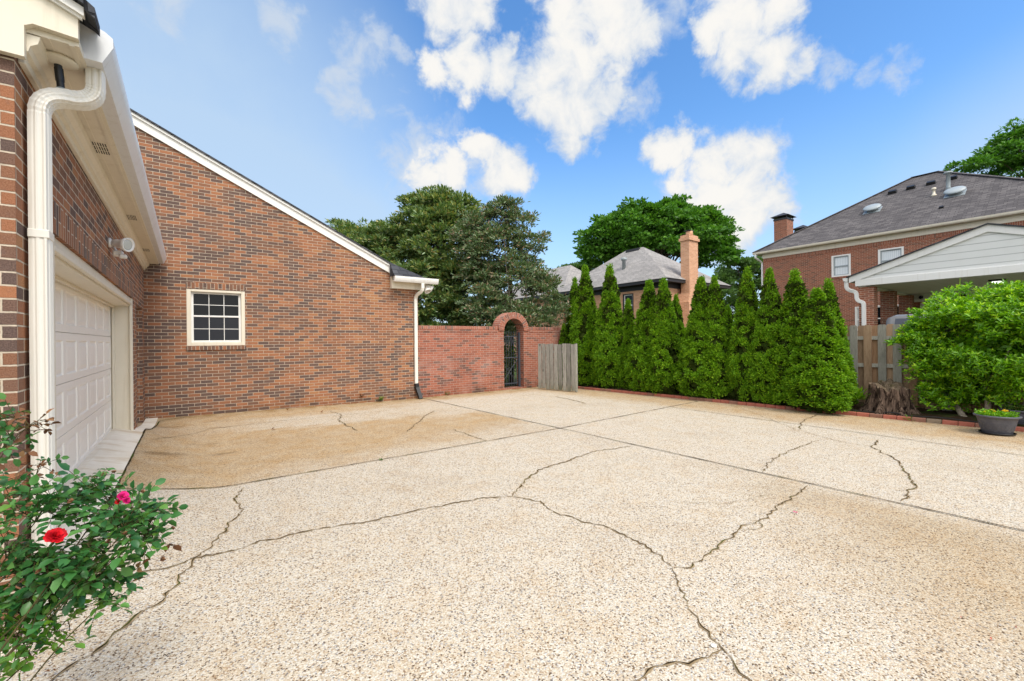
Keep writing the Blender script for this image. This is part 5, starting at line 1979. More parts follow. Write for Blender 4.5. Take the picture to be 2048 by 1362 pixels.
b.box(RX - 0.035, RX + 0.1, HY0, HY1 + 0.03, HZ, 6.69, bev=0.01)
b.box(RX + 0.1, HX1, HY1 - 0.01, HY1 + 0.03, HZ, 6.69)
b.build('frieze', M_CREAM, rh_)
b = MB()
b.box(28.02, RX - 0.02, HY0 - 0.4, HY1 + 0.4, 6.69, 6.71)
b.box(RX, HX1, HY1, HY1 + 0.4, 6.69, 6.71)
b.build('soffit', M_CREAM, rh_)
def gutter(parent, x0, ya, yb, z):
    b = MB()
    b.prism([(x0, z), (x0 - 0.09, z), (x0 - 0.12, z + 0.05), (x0 - 0.13, z + 0.12), (x0 - 0.115, z + 0.12), (x0 - 0.10, z + 0.03), (x0 - 0.01, z + 0.03), (x0 - 0.01, z + 0.12), (x0, z + 0.12)], 'y', ya, yb)
    return b.build('gutter', M_CREAM, parent)
gutter(rh_, 28.03, HY0 - 0.45, HY1 + 0.45, 6.69)
# hip roof
e0x, e0y, e1y, e1x, ez = 27.96, HY1 + 0.45, HY0 - 0.45, HX1 + 0.4, 6.83
t_ = (e1x - e0x) / 2
p_ = 0.65
ry0, ry1 = e0y - t_, e1y + t_
if ry0 < ry1:
    t_ = 6.17
rxm = e0x + t_
rz_ = ez + p_ * t_
R0, R1 = (rxm, 6.43, rz_), (rxm, 5.24, rz_)
E00, E01, E11, E10 = (e0x, e0y, ez), (e0x, e1y, ez), (e1x, e1y, ez), (e1x, e0y, ez)
b = MB()
b.add([E00, E01, R1, R0], [(0, 3, 2, 1)])
b.add([E01, E11, R1], [(0, 2, 1)][::-1])
b.add([E11, E10, R0, R1], [(0, 3, 2, 1)])
b.add([E10, E00, R0], [(0, 2, 1)])
b.add([(E00[0], E00[1], ez - 0.03), (E01[0], E01[1], ez - 0.03), (E11[0], E11[1], ez - 0.03), (E10[0], E10[1], ez - 0.03)], [(0, 1, 2, 3)])
b.add([E00, E01, (E01[0], E01[1], ez - 0.03), (E00[0], E00[1], ez - 0.03)], [(0, 1, 2, 3)])
b.add([E00, E10, (E10[0], E10[1], ez - 0.03), (E00[0], E00[1], ez - 0.03)], [(3, 2, 1, 0)])
roof_ = b.build('roof', M_SHINGLE, rh_)
b = MB()
for (p0, p1) in ((E00, R0), (E01, R1), (R0, R1)):
    p0, p1 = Vector(p0), Vector(p1)
    b.sweep([(0.03, -0.13), (0.045, 0), (0.03, 0.13), (0.0, 0.13), (0.0, -0.13)], [p0 * (1 - k) + p1 * k for k in [i / 12 for i in range(13)]], (0, 0, 1), smooth=False)
b.build('ridge_cap', M_SHINGLE, rh_)
nrm_r = Vector((-p_, 0, 1)).normalized()
slp = Vector((1, 0, p_)).normalized()
def onroof(x, y, off=0.0):
    return Vector((x, y, ez + p_ * (x - e0x))) + nrm_r * off
def oriented_box(b, c, hx, hy, h, taper=1.0):
    V = []
    for (k, w) in ((0, 1.0), (1, taper)):
        for (s, t) in ((-1, -1), (1, -1), (1, 1), (-1, 1)):
            V.append(c + slp * s * hx * w + Vector((0, 1, 0)) * t * hy * w + nrm_r * h * k)
    b.add(V, [(0, 3, 2, 1), (4, 5, 6, 7), (0, 1, 5, 4), (1, 2, 6, 5), (2, 3, 7, 6), (3, 0, 4, 7)])
for i, (x, y) in enumerate(((32.58, 6.94), (32.66, 6.16), (32.69, 5.34), (32.75, 4.52))):
    b = MB()
    oriented_box(b, onroof(x, y, 0.01), 0.13, 0.2, 0.02)
    oriented_box(b, onroof(x, y, 0.03), 0.12, 0.19, 0.13, 0.85)
    b.build('box_vent', M_BLACK, roof_)
for (x, y) in ((30.73, 7.41), (30.8, 4.16)):
    b = MB()
    oriented_box(b, onroof(x, y, 0.005), 0.36, 0.38, 0.012)
    b.lathe([(0.0, 0.0), (0.26, 0.0), (0.22, 0.10), (0.30, 0.14), (0.40, 0.15), (0.41, 0.19), (0.36, 0.235), (0.2, 0.27), (0.0, 0.28)], onroof(x, y, 0.012), 32, axis=nrm_r)
    b.build('round_vent', M_GREYMETAL, roof_)
b = MB()
c = onroof(31.5, 4.5)
b.lathe([(0.0, -0.05), (0.11, 0.0), (0.085, 0.12), (0.085, 0.80), (0.10, 0.80), (0.19, 0.83), (0.17, 0.90), (0.0, 0.96)], c, 20)
b.build('flue_pipe', M_GREYMETAL, roof_)
b = MB()
c = onroof(31.1, 4.98)
b.lathe([(0.0, -0.1), (0.13, 0.0), (0.09, 0.06), (0.06, 0.08), (0.06, 0.3), (0.10, 0.3), (0.09, 0.40), (0.0, 0.42)], c, 16)
b.build('vent_pipe', M_CREAM, roof_)
b = MB(); oriented_box(b, onroof(29.49, 4.46), 0.09, 0.09, 0.09, 0.8); b.build('small_vent', M_BLACK, roof_)


def chimney(parent, x0, x1, y0, y1, z0, z1):
    b = MB()
    b.box(x0, x1, y0, y1, z0, z1)
    ch = b.build('chimney', M_BRICK_FAR, parent)
    b = MB()
    cx_, cy_ = (x0 + x1) / 2, (y0 + y1) / 2
    b.box(x0 - 0.03, x1 + 0.03, y0 - 0.03, y1 + 0.03, z1, z1 + 0.10)
    for sx_ in (x0, x1 - 0.04):
        for sy_ in (y0, y1 - 0.04):
            b.box(sx_, sx_ + 0.04, sy_, sy_ + 0.04, z1 + 0.1, z1 + 0.24)
    e = 0.17
    b.add([(x0 - e, y0 - e, z1 + 0.24), (x1 + e, y0 - e, z1 + 0.24), (x1 + e, y1 + e, z1 + 0.24), (x0 - e, y1 + e, z1 + 0.24), (cx_, cy_, z1 + 0.56)], [(0, 3, 2, 1), (0, 1, 4), (1, 2, 4), (2, 3, 4), (3, 0, 4)])
    b.build('cap', M_DARKTRIM, ch)
    return ch


chimney(rh_, 31.0, 32.0, 11.85, 12.62, 5.0, 9.25)
chimney(rh_, 35.6, 36.6, 12.35, 13.1, 5.0, 9.25)


def house_window(parent, x, y0, y1, z0, z1, cur=True, trim=0.09, M_fr=None):
    M_fr = M_fr or M_WHITE
    b = MB()
    for (a0, a1, c0, c1) in ((y0, y0 + trim, z0, z1), (y1 - trim, y1, z0, z1), (y0 + trim, y1 - trim, z0, z0 + trim * .8), (y0 + trim, y1 - trim, z1 - trim * .8, z1)):
        b.box(x - 0.03, x + 0.1, a0, a1, c0, c1)
    w = b.build('window', M_fr, parent)
    i0, i1, k0, k1 = y0 + trim, y1 - trim, z0 + trim * .8, z1 - trim * .8
    zm = (k0 + k1) / 2 - 0.02
    b = MB()
    s = 0.045
    b.box(x + 0.02, x + 0.05, i0, i0 + s, k0, k1); b.box(x + 0.02, x + 0.05, i1 - s, i1, k0, k1)
    b.box(x + 0.02, x + 0.05, i0 + s, i1 - s, k0, k0 + s); b.box(x + 0.02, x + 0.05, i0 + s, i1 - s, k1 - s, k1)
    b.box(x + 0.015, x + 0.05, i0 + s, i1 - s, zm - 0.03, zm + 0.03)
    b.build('sash', M_GREYMETAL if cur else M_WHITE, w)
    b = MB()
    b.box(x + 0.06, x + 0.07, i0, i1, k0, k1)
    b.build('pane', M_CURTAIN if cur else M_GLASS, w)
    return w


for (a0, a1, c0, c1) in wins:
    house_window(rh_, RX, a0, a1, c0, c1)
    b = MB(); b.box(RX - 0.03, RX + 0.05, a0 - 0.03, a1 + 0.03, c0 - 0.105, c0 - 0.004, uv=('s', c0 - 0.21)); b.build('window_sill', M_BRICK_FAR, rh_)
for i, (a0, a1, c0, c1) in enumerate(lows):
    w = house_window(rh_, RX, a0, a1, c0, c1, False, 0.06)
b = MB()
path = [(Vector((27.97, HY1 + 0.3, 6.7)), 0), (Vector((27.97, HY1 + 0.3, 6.5)), 0), (Vector((RX + 0.1, HY1 + 0.1, 6.2)), 0), (Vector((RX + 0.1, HY1 + 0.1, 0.0)), 0)]
spout(rh_, path, 0.1, 0.08, M_WHITE)

# ------------------------------------------------------------------ carport
CX, CYL, CYR, CB = 18.0, 4.98, -1.40, 24.0
cm = (4.98 - 1.4) / 2
cp = thing('carport', 'white gabled carport with siding and brick posts in front of the red brick house', 'carport', (21, cm, 0))
apex, eave_z, bz = 4.70, 3.62, 3.28
def siding_mat():
    t = NT('white_siding')
    uv = t.uv()
    s = t.n('ShaderNodeSeparateXYZ'); t.l(uv, s.inputs[0])
    f = t.math('FRACT', t.math('DIVIDE', s.outputs['Y'], 0.2))
    t.bump(f, 1.0, 0.02)
    c = t.mix(t.rng(f, 0.06, 0.14, 0.7, 0.0), (0.76, 0.76, 0.74), (0.34, 0.34, 0.33))
    n = t.noise(t.obj(), 2.0, 5, 0.6)
    c = t.mix(t.rng(n, 0.5, 0.75, 0, 0.15), c, (0.6, 0.58, 0.52))
    return t.base(c, 0.5, 0.35)
def ceil_mat():
    t = NT('beadboard_ceiling')
    p = t.pos()
    s = t.n('ShaderNodeSeparateXYZ'); t.l(p, s.inputs[0])
    f = t.math('FRACT', t.math('DIVIDE', s.outputs['Y'], 0.3))
    c = t.mix(t.rng(f, 0.0, 0.05, 0.6, 0.0), (0.72, 0.71, 0.68), (0.35, 0.34, 0.33))
    return t.base(c, 0.6, 0.3)
M_SIDING, M_CEIL = siding_mat(), ceil_mat()
ap_y = 1.79
b = MB()
b.prism([(CYL - 0.28, 3.50), (ap_y, apex - 0.17), (CYR + 0.28, 3.50)], 'x', CX + 0.06, CX + 0.12)
b.build('gable_siding', M_SIDING, cp)
b = MB()
sl_ = (apex - eave_z) / (CYL - ap_y)
b.prism([(CYL + 0.02, eave_z - 0.01), (ap_y, apex), (CYR - 0.02, eave_z - 0.01), (CYR - 0.02, eave_z - 0.20), (CYR + 0.25, eave_z - 0.13), (ap_y, apex - 0.20), (CYL - 0.25, eave_z - 0.13), (CYL + 0.02, eave_z - 0.20)], 'x', CX, CX + 0.055)
b.build('rake_board', M_WHITE, cp)
b = MB()
b.box(CX + 0.005, CX + 0.14, CYR + 0.15, CYL - 0.15, bz, 3.50, bev=0.008)
b.box(CX + 0.14, CB, CYL - 0.42, CYL - 0.20, bz - 0.03, 3.5)
b.box(CX + 0.14, CB, CYR + 0.20, CYR + 0.42, bz - 0.03, 3.5)
b.build('beam', M_WHITE, cp)
b = MB()
b.box(CX + 0.14, CB, CYR + 0.42, CYL - 0.42, 3.30, 3.33)
b.box(CB - 0.25, CB, CYR + 0.42, CYL - 0.42, 2.98, 3.30)
b.build('ceiling', M_CEIL, cp)
b = MB()
for (ya_, yb_, ) in ((CYL + 0.08, ap_y), (CYR - 0.08, ap_y)):
    V = [(CX - 0.06, ya_, eave_z - 0.03), (CX - 0.06, yb_, apex), (RX, yb_, apex), (RX, ya_, eave_z - 0.03)]
    V2 = [(v_[0], v_[1], v_[2] + 0.035) for v_ in V]
    b.add(V + V2, [(0, 1, 2, 3), (7, 6, 5, 4), (0, 4, 5, 1), (1, 5, 6, 2), (2, 6, 7, 3), (3, 7, 4, 0)])
b.build('roof', M_SHINGLE_DK, cp)
for i, (x, y) in enumerate(((18.32, 4.56), (20.75, 4.56), (23.55, 4.62), (18.32, -1.0), (20.75, -1.0))):
    b = MB()
    w_ = 0.2
    b.box(x - w_, x + w_, y - w_, y + w_, 0, bz - 0.032)
    b.build('post', M_BRICK_FAR, cp)
b = MB()
b.box(CB, CB + 0.25, CYR, CYL - 0.25, -0.05, 3.5)
b.build('back_wall', M_BRICK_FAR, cp)
b = MB(); b.box(CB - 0.03, CB - 0.002, 0.4, 4.28, 0, 2.92); b.build('back_door', M_CEIL, cp)
b = MB()
b.prism([(CYL + 0.06, eave_z - 0.16), (CYL + 0.16, eave_z - 0.13), (CYL + 0.19, eave_z - 0.03), (CYL + 0.05, eave_z - 0.03)], 'x', CX - 0.03, CB)
b.build('gutter', M_WHITE, cp)
path = [(Vector((CX + 0.05, CYL + 0.1, eave_z - 0.15)), 0), (Vector((CX + 0.05, CYL + 0.1, eave_z - 0.3)), 0)]
path += bez((CX + 0.05, CYL + 0.1, 3.3), (CX + 0.05, CYL + 0.08, 3.18), (CX + 0.08, CYL - 0.06, 3.14), 5, 0)
path += bez((CX + 0.08, CYL - 0.08, 3.13), (CX + 0.09, CYL - 0.18, 3.1), (CX + 0.09, CYL - 0.17, 2.95), 5, 0)
path += bez((CX + 0.09, CYL - 0.17, 2.94), (CX + 0.09, CYL - 0.17, 2.80), (CX + 0.09, CYL - 0.27, 2.77), 5, 0)
path += bez((CX + 0.09, CYL - 0.29, 2.76), (CX + 0.09, CYL - 0.37, 2.74), (CX + 0.09, CYL - 0.36, 2.6), 5, 0)
path += [(Vector((CX + 0.09, CYL - 0.36, 2.55)), 0), (Vector((CX + 0.09, CYL - 0.36, 0.0)), 0)]
spout(cp, path, 0.11, 0.08, M_WHITE)
# things fixed under the carport
cl = thing('ceiling_lamp', 'lit rectangular lamp under the carport ceiling', 'lamp', (20.0, 1.8, 3.28))
b = MB(); b.box(19.8, 20.2, 1.62, 1.98, 3.245, 3.298, bev=0.008); b.build('housing', M_BLACK, cl)
t = NT('lit_lamp')
t.base((0.9, 0.9, 0.85), 0.4)
t.p.inputs['Emission Color'].default_value = (0.95, 1.0, 0.9, 1)
t.p.inputs['Emission Strength'].default_value = 1.2
b = MB(); b.box(19.86, 20.14, 1.68, 1.92, 3.19, 3.244, bev=0.02); b.build('diffuser', t.mat, cl)
sc = thing('security_camera', 'small white dome camera under the left end of the carport ceiling', 'camera', (CB - 0.3, 4.45, 3.15))
b = MB(); b.lathe([(0.0, 0.0), (0.09, 0.0), (0.09, 0.05), (0.0, 0.05)], (CB - 0.25, 4.2, 3.15), 16, axis=(-1, 0, 0)); b.build('mount', M_WHITE, sc)
b = MB(); b.lathe([(0.075, 0.05), (0.06, 0.10), (0.0, 0.125)], (CB - 0.25, 4.2, 3.15), 16, axis=(-1, 0, 0)); b.build('lens_dome', M_GLASS, sc)
b = MB(); b.box(CB - 0.29, CB - 0.251, 2.88, 3.16, 3.05, 3.24, bev=0.005)
wb = tag(b.build('wall_box', M_WHITE), 'white box with a dark front on the back beam of the carport', 'box')
b = MB(); b.box(CB - 0.294, CB - 0.2905, 2.93, 3.11, 3.08, 3.19); b.build('dark_front', M_BLACK, wb)

# ------------------------------------------------------------------ parked car behind the fence
car = thing('parked_car', 'tall grey car parked behind the board fence with only its roof and rear window showing', 'car', (15.2, 2.1, 0))
t = NT('grey_car_paint')
M_CAR = t.base((0.17, 0.17, 0.175), 0.35, 0.4, 0.0)
cy0, cy1 = 1.13, 3.06
def loftx(b, secs):
    """secs: list of (x, outline [(y,z)])"""
    k = len(secs[0][1])
    V = [(x, y, z) for x, o_ in secs for (y, z) in o_]
    Fc = []
    for i in range(len(secs) - 1):
        for j in range(k):
            j2 = (j + 1) % k
            Fc.append((i * k + j, (i + 1) * k + j, (i + 1) * k + j2, i * k + j2))
    Fc.append(tuple(range(k))); Fc.append(tuple(range((len(secs) - 1) * k, len(secs) * k))[::-1])
    b.add(V, Fc, 0, 0, True)
def sect(inset, z0, z1, r=0.12):
    a, c = cy0 + inset, cy1 - inset
    return [(a, z0), (a, z1 - r), (a + r * .3, z1 - r * .3), (a + r, z1), (c - r, z1), (c - r * .3, z1 - r * .3), (c, z1 - r), (c, z0)]
b = MB()
loftx(b, [(13.05, sect(0.08, 0.45, 1.15)), (13.15, sect(0.0, 0.38, 1.28)), (15.0, sect(0.0, 0.36, 1.32)), (16.6, sect(0.0, 0.36, 1.28)), (17.5, sect(0.04, 0.38, 1.12)), (17.75, sect(0.12, 0.45, 0.95))])
body = b.build('body', M_CAR, car)
b = MB()
loftx(b, [(13.12, sect(0.06, 1.2, 1.3)), (13.24, sect(0.10, 1.2, 2.05, .10)), (13.5, sect(0.13, 1.2, 2.10, .11)), (15.0, sect(0.13, 1.2, 2.13, .11)), (15.8, sect(0.14, 1.2, 2.05, .11)), (16.6, sect(0.08, 1.2, 1.28))])
b.build('cabin', M_CAR, car)
b = MB()
b.add([(13.135, cy0 + 0.24, 1.42), (13.135, cy1 - 0.24, 1.42), (13.215, cy1 - 0.27, 2.0), (13.215, cy0 + 0.27, 2.0)], [(3, 2, 1, 0)])
b.build('rear_window', M_CARGLASS, car)
b = MB()
for yy_, s in ((cy0 + 0.085, -1), (cy1 - 0.085, 1)):
    b.box(13.5, 15.6, yy_ - 0.004 + 0.0 * s, yy_ + 0.004, 1.42, 1.85)
b.build('side_window', M_CARGLASS, car)
for xx_ in (13.95, 16.7):
    for yy_ in (cy0 + 0.1, cy1 - 0.1):
        b = MB(); b.lathe([(0.0, -0.11), (0.30, -0.11), (0.36, -0.08), (0.36, 0.08), (0.30, 0.11), (0.0, 0.11)], (xx_, yy_, 0.36), 28, axis=(0, 1, 0)); w = b.build('wheel', M_BLACK, car)
        b = MB(); b.lathe([(0.0, -0.118), (0.2, -0.118), (0.22, -0.10), (0.22, 0.10), (0.2, 0.118), (0.0, 0.118)], (xx_, yy_, 0.36), 20, axis=(0, 1, 0)); b.build('rim', M_GREYMETAL, w)

# ------------------------------------------------------------------ peach brick house
ph = thing('peach_brick_house', 'peach brick house with dark eaves, a tall chimney and a hip roof behind the arborvitae', 'house', (20, 15, 0))
b = MB()
wx, wy0_, wy1_, wx1, wz = 17.85, 12.05, 18.6, 22.9, 4.0
pw0, pw1, pz0_, pz1_ = 13.78, 14.42, 2.75, 3.88
for (a0, a1, c0, c1) in ((wy0_, pw0, -0.1, wz), (pw0, pw1, -0.1, pz0_), (pw0, pw1, pz1_, wz), (pw1, wy1_, -0.1, wz)):
    b.box(wx, wx + 0.25, a0, a1, c0, c1)
b.box(wx + 0.25, wx1, wy0_, wy0_ + 0.25, -0.1, wz)
b.box(wx1 - 0.25, wx1, wy0_ + 0.25, wy1_, -0.1, wz)
b.box(wx + 0.25, wx1 - 0.25, wy1_ - 0.25, wy1_, -0.1, wz)
b.build('wall', M_BRICK_PEACH, ph)
b = MB()
b.box(wx - 0.03, wx1 + 0.03, wy0_ - 0.03, wy0_ + 0.1, wz, wz + 0.24)
b.box(wx - 0.03, wx + 0.1, wy0_ + 0.1, wy1_, wz, wz + 0.24)
b.box(17.42, 23.2, 11.62, 11.66, 4.22, 4.36)
b.box(17.42, 17.46, 11.66, 19.0, 4.22, 4.36)
b.box(17.46, 23.2, 11.66, 12.0, 4.235, 4.25)
b.box(17.46, wx, 12.0, 19.0, 4.235, 4.25)
b.build('eave_trim', M_DARKTRIM, ph)
b = MB()
A_, B_, C_, D_ = (17.38, 11.58, 4.37), (23.26, 11.58, 4.37), (23.26, 19.2, 4.37), (17.38, 19.2, 4.37)
T0, T1 = (20.3, 14.98, 6.70), (20.3, 16.15, 6.70)
b.add([A_, B_, T0], [(0, 1, 2)])
b.add([B_, C_, T1, T0], [(0, 1, 2, 3)])
b.add([C_, D_, T1], [(0, 1, 2)])
b.add([D_, A_, T0, T1], [(0, 1, 2, 3)])
b.add([A_, B_, C_, D_], [(3, 2, 1, 0)])
pr_ = b.build('roof', M_SHINGLE_TAN, ph)
b = MB()
b.box(20.06, 20.2, 15.1, 16.0, 6.52, 6.66)
b.build('ridge_vent', M_DARKTRIM, pr_)
b = MB()
b.lathe([(0.0, 0.0), (0.09, 0.0), (0.09, 0.55), (0.15, 0.56), (0.15, 0.68), (0.0, 0.72)], (18.6, 14.95, 5.22), 16)
b.build('flue_pipe', M_GREYMETAL, pr_)
b = MB()
b.box(18.80, 19.86, 11.35, 12.04, -0.1, 3.3)
b.prism([(18.80, 3.3), (19.86, 3.3), (19.72, 3.75), (18.96, 3.75)], 'y', 11.40, 12.03)
b.box(18.96, 19.72, 11.42, 11.86, 3.75, 6.24)
b.box(18.90, 19.78, 11.36, 11.92, 6.24, 6.37)
b.box(18.95, 19.73, 11.41, 11.87, 6.37, 6.51)
chp = b.build('chimney', M_BRICK_PEACH, ph)
b = MB(); b.lathe([(0.0, 0.0), (0.17, 0.0), (0.15, 0.22), (0.0, 0.22)], (19.36, 11.64, 6.51), 16); b.build('flue', M_BRICK_PEACH, chp)
b = MB(); b.box(19.16, 19.56, 11.5, 11.8, 6.735, 6.765); b.build('cap', M_DARKTRIM, chp)
w = house_window(ph, wx, pw0, pw1, pz0_, pz1_, False, 0.05, M_DARKTRIM)
b = MB()
b.tube([(17.4, 11.6, 4.28), (17.55, 11.75, 4.05), (17.78, 12.0, 3.9), (17.8, 12.02, 0)], 0.045, 8)
b.build('downspout', M_GREYMETAL, ph)
b = MB()
b.box(18.6, 24.0, 19.6, 27.0, -0.1, 4.2); b.build('wing_wall', M_BRICK_PEACH, ph)
b = MB()
b.box(18.1, 18.14, 19.2, 27.4, 4.28, 4.44); b.box(18.1, 18.6, 19.2, 19.24, 4.28, 4.44); b.box(18.14, 18.6, 19.24, 27.4, 4.3, 4.32)
b.build('eave_trim', M_DARKTRIM, ph)
b = MB()
A_, B_, C_, D_ = (18.08, 19.18, 4.46), (24.4, 19.18, 4.46), (24.4, 27.5, 4.46), (18.08, 27.5, 4.46)
T0, T1 = (21.2, 21.6, 6.75), (21.2, 25.0, 6.75)
b.add([A_, B_, T0], [(0, 1, 2)]); b.add([B_, C_, T1, T0], [(0, 1, 2, 3)]); b.add([C_, D_, T1], [(0, 1, 2)]); b.add([D_, A_, T0, T1], [(0, 1, 2, 3)])
b.build('wing_roof', M_SHINGLE_TAN, ph)


# ------------------------------------------------------------------ trees
def tree(name, lab, base, blobs_, mat, bark, leafL, leafW, nclump, per, clump_r, trunk_r, trunk_top, seed, group=None, templ='quad', droop=0.0, upl=0.6, shell=0.72, gaps=0.0, bumps=0.18):
    """blobs_: crown volumes (centre, radii); foliage clumps spread through their outer shells, on limbs"""
    global NR
    NR = np.random.default_rng(seed)
    root = thing(name, lab, 'tree', base, group)
    vols = np.array([r_[0] * r_[1] * r_[2] for c_, r_ in blobs_]); vols = vols ** 0.7; vols = vols / vols.sum()
    P, A, N = [], [], []
    cl = []
    for (c_, r_), w in zip(blobs_, vols):
        n = max(8, int(nclump * w))
        d_ = rand_unit(n)
        d_[:, 2] = np.where(d_[:, 2] < -0.55, -d_[:, 2], d_[:, 2])
        for q in d_:
            k = 1.0 + bumps * 2 * noise.noise(Vector(q) * 2.2 + Vector((seed, seed * 2, 1)))
            p = np.array(c_) + q * np.array(r_) * k * NR.uniform(shell, 1.0)
            if gaps and noise.noise(Vector(p) * (0.9 / max(clump_r, .2)) * .5 + Vector((seed, 3, 7))) > gaps:
                continue
            cl.append((p, q))
    for (p, q) in cl:
        n = int(per * NR.uniform(.6, 1.3))
        s = rand_unit(n)
        s[:, 2] = np.abs(s[:, 2]) * 0.8 - 0.25
        pts = p[None] + s * clump_r * NR.uniform(0.3, 1.0, (n, 1)) * np.array([[1.15, 1.15, 0.75]])
        P.append(pts)
        a_ = s * 0.9 + q[None] * 0.6 + 0.5 * NR.normal(size=(n, 3))
        a_[:, 2] += 0.25 - droop
        A.append(a_)
        N.append(np.array([[0, 0, upl]]) + q[None] * 0.35 + 0.55 * NR.normal(size=(n, 3)))
    P, A, N = np.concatenate(P), np.concatenate(A), np.concatenate(N)
    n = len(P)
    leaves('crown', P, A, N, NR.uniform(.7, 1.2, n) * leafL, NR.uniform(.7, 1.2, n) * leafW, mat, root, templ)
    b = MB()
    base = Vector(base); top = Vector(trunk_top)
    pts = limb(b, base + Vector((0, 0, -.1)), top, trunk_r, trunk_r * .35, .05, 9, 8, seed)
    r = random.Random(seed)
    for i in range(min(len(cl), 26)):
        p, q = cl[r.randrange(len(cl))]
        st = pts[r.randrange(3, len(pts))]
        limb(b, st, p, trunk_r * .28, trunk_r * .05, .12, 6, 6, seed + i)
    b.build('trunk', bark, root)
    return root


# two evergreen magnolias behind the garden wall
def V3(u, v, d):
    return tuple(W(u, v, d))


tree('magnolia_tree', 'big dense dark green magnolia tree behind the gable roof and garden wall', (8.0, 17.8, 0),
     [(V3(885, 520, 19), (1.75, 1.75, 2.5)), (V3(880, 455, 19), (1.15, 1.15, 1.55)), (V3(800, 520, 19.5), (1.6, 1.6, 1.7)), (V3(740, 500, 20), (1.4, 1.4, 1.0)), (V3(690, 475, 20.5), (0.85, 0.85, 0.7)), (V3(850, 600, 18), (1.7, 1.5, 1.6)), (V3(930, 590, 18), (1.4, 1.4, 1.6)), (V3(760, 590, 19), (1.5, 1.4, 1.3)), (V3(880, 665, 18), (1.7, 1.2, 1.0)), (V3(960, 660, 18), (1.3, 1.2, 1.0)), (V3(840, 430, 19.3), (0.9, 0.9, 0.8)), (V3(920, 430, 19), (0.8, 0.8, 0.9))],
     M_MAG, M_BARK, 0.19, 0.075, 2000, 44, 0.34, 0.2, V3(880, 470, 19), 101, templ='leaf', upl=0.3, gaps=0.45, shell=0.66)
tree('magnolia_tree', 'thinner grey green magnolia tree with bronze leaves behind the arched gateway', (9.9, 13.4, 0),
     [(V3(1010, 430, 16.5), (0.75, 0.75, 0.65)), (V3(1000, 500, 16.5), (1.15, 1.15, 1.0)), (V3(960, 540, 16.5), (0.85, 0.85, 1.2)), (V3(1040, 560, 16.3), (1.2, 1.2, 0.95)), (V3(1090, 595, 16.2), (0.75, 0.75, 0.95)), (V3(980, 620, 15.8), (1.0, 0.9, 0.9)), (V3(1055, 640, 15.6), (1.1, 0.8, 0.7)), (V3(1115, 640, 15.8), (0.5, 0.5, 0.6)), (V3(1000, 660, 15.5), (0.9, 0.7, 0.7)), (V3(1060, 490, 16.4), (0.7, 0.7, 0.5)), (V3(945, 470, 17), (0.8, 0.8, 0.9)), (V3(1040, 445, 16.5), (0.6, 0.6, 0.5)), (V3(985, 440, 16.6), (0.6, 0.6, 0.6))],
     M_MAG2, M_BARK, 0.14, 0.055, 1150, 34, 0.26, 0.10, V3(1010, 430, 16.5), 103, templ='leaf', upl=0.3, gaps=0.27, shell=0.5)
# the big round shade tree beyond the peach house
tree('shade_tree', 'large round dark green shade tree towering behind the peach house', V3(1320, 700, 38)[:2] + (0,),
     [(V3(1310, 480, 38), (4.6, 4.6, 2.9)), (V3(1235, 485, 38), (2.8, 2.8, 1.9)), (V3(1390, 470, 38), (2.9, 2.9, 2.2)), (V3(1420, 510, 37), (1.9, 1.9, 1.6)), (V3(1200, 510, 38), (1.5, 1.5, 1.2)), (V3(1330, 445, 38), (2.8, 2.8, 1.5))],
     M_OAK, M_BARK, 0.34, 0.20, 1700, 44, 0.55, 0.45, V3(1315, 490, 38), 105, templ='quad', droop=0.3, upl=0.45, gaps=0.34, shell=0.75, bumps=0.30)
# trees far beyond and at the right edge
tree('far_tree', 'pale green tree far off between the shade tree and the red house', V3(1490, 700, 60)[:2] + (0,),
     [(V3(1480, 560, 60), (3.2, 3.2, 2.9)), (V3(1515, 550, 60), (2.4, 2.4, 2.2)), (V3(1455, 575, 60), (2.0, 2.0, 1.8))], M_FARTREE, M_BARK, 0.45, 0.26, 420, 30, 0.75, 0.3, V3(1490, 570, 60), 107, gaps=0.18)
tree('far_tree', 'pale green tree top just above the wing roof left of the first tall arborvitae', V3(1150, 700, 62)[:2] + (0,),
     [(V3(1150, 548, 62), (2.6, 2.6, 1.1)), (V3(1180, 545, 62), (2.2, 2.2, 1.2)), (V3(1120, 560, 62), (2.0, 2.0, 1.0))], M_FARTREE, M_BARK, 0.45, 0.26, 300, 30, 0.75, 0.3, V3(1150, 560, 62), 108, gaps=0.2)
tree('small_tree', 'light green young tree low behind the hedge left of the red house', V3(1470, 640, 30)[:2] + (0,),
     [(V3(1470, 625, 30), (1.0, 1.0, 1.1)), (V3(1455, 600, 30), (0.8, 0.8, 0.7)), (V3(1490, 650, 30), (0.9, 0.9, 1.0))], M_FARTREE, M_BARK, 0.2, 0.12, 170, 28, 0.35, 0.08, V3(1470, 620, 30), 109, gaps=0.3)
tree('leafy_tree', 'dark green tree with drooping sprays rising behind the red house roof at the right edge', V3(2075, 560, 55)[:2] + (0,),
     [(V3(2060, 300, 55), (4.0, 4.0, 3.6)), (V3(2010, 318, 55), (2.6, 2.6, 1.9)), (V3(1960, 332, 55), (2.2, 2.2, 0.8)), (V3(1930, 335, 55), (1.6, 1.6, 0.55)), (V3(2070, 350, 55), (5, 5, 2.8))], M_OAK, M_BARK, 0.55, 0.22, 620, 34, 0.75, 0.5, V3(2075, 330, 55), 111, droop=0.45, upl=0.7, gaps=0.22)

# ------------------------------------------------------------------ rose bush by the near corner
NR = np.random.default_rng(303)
rb = Vector((-0.86, 1.75, 0.03))
rose = thing('rose_bush', 'rose bush with glossy green leaves and brown withered heads at the near brick corner', 'rose bush', rb[:])
rr3 = random.Random(9)
stems = MB()
LP = {'g': [], 'y': [], 'b': []}


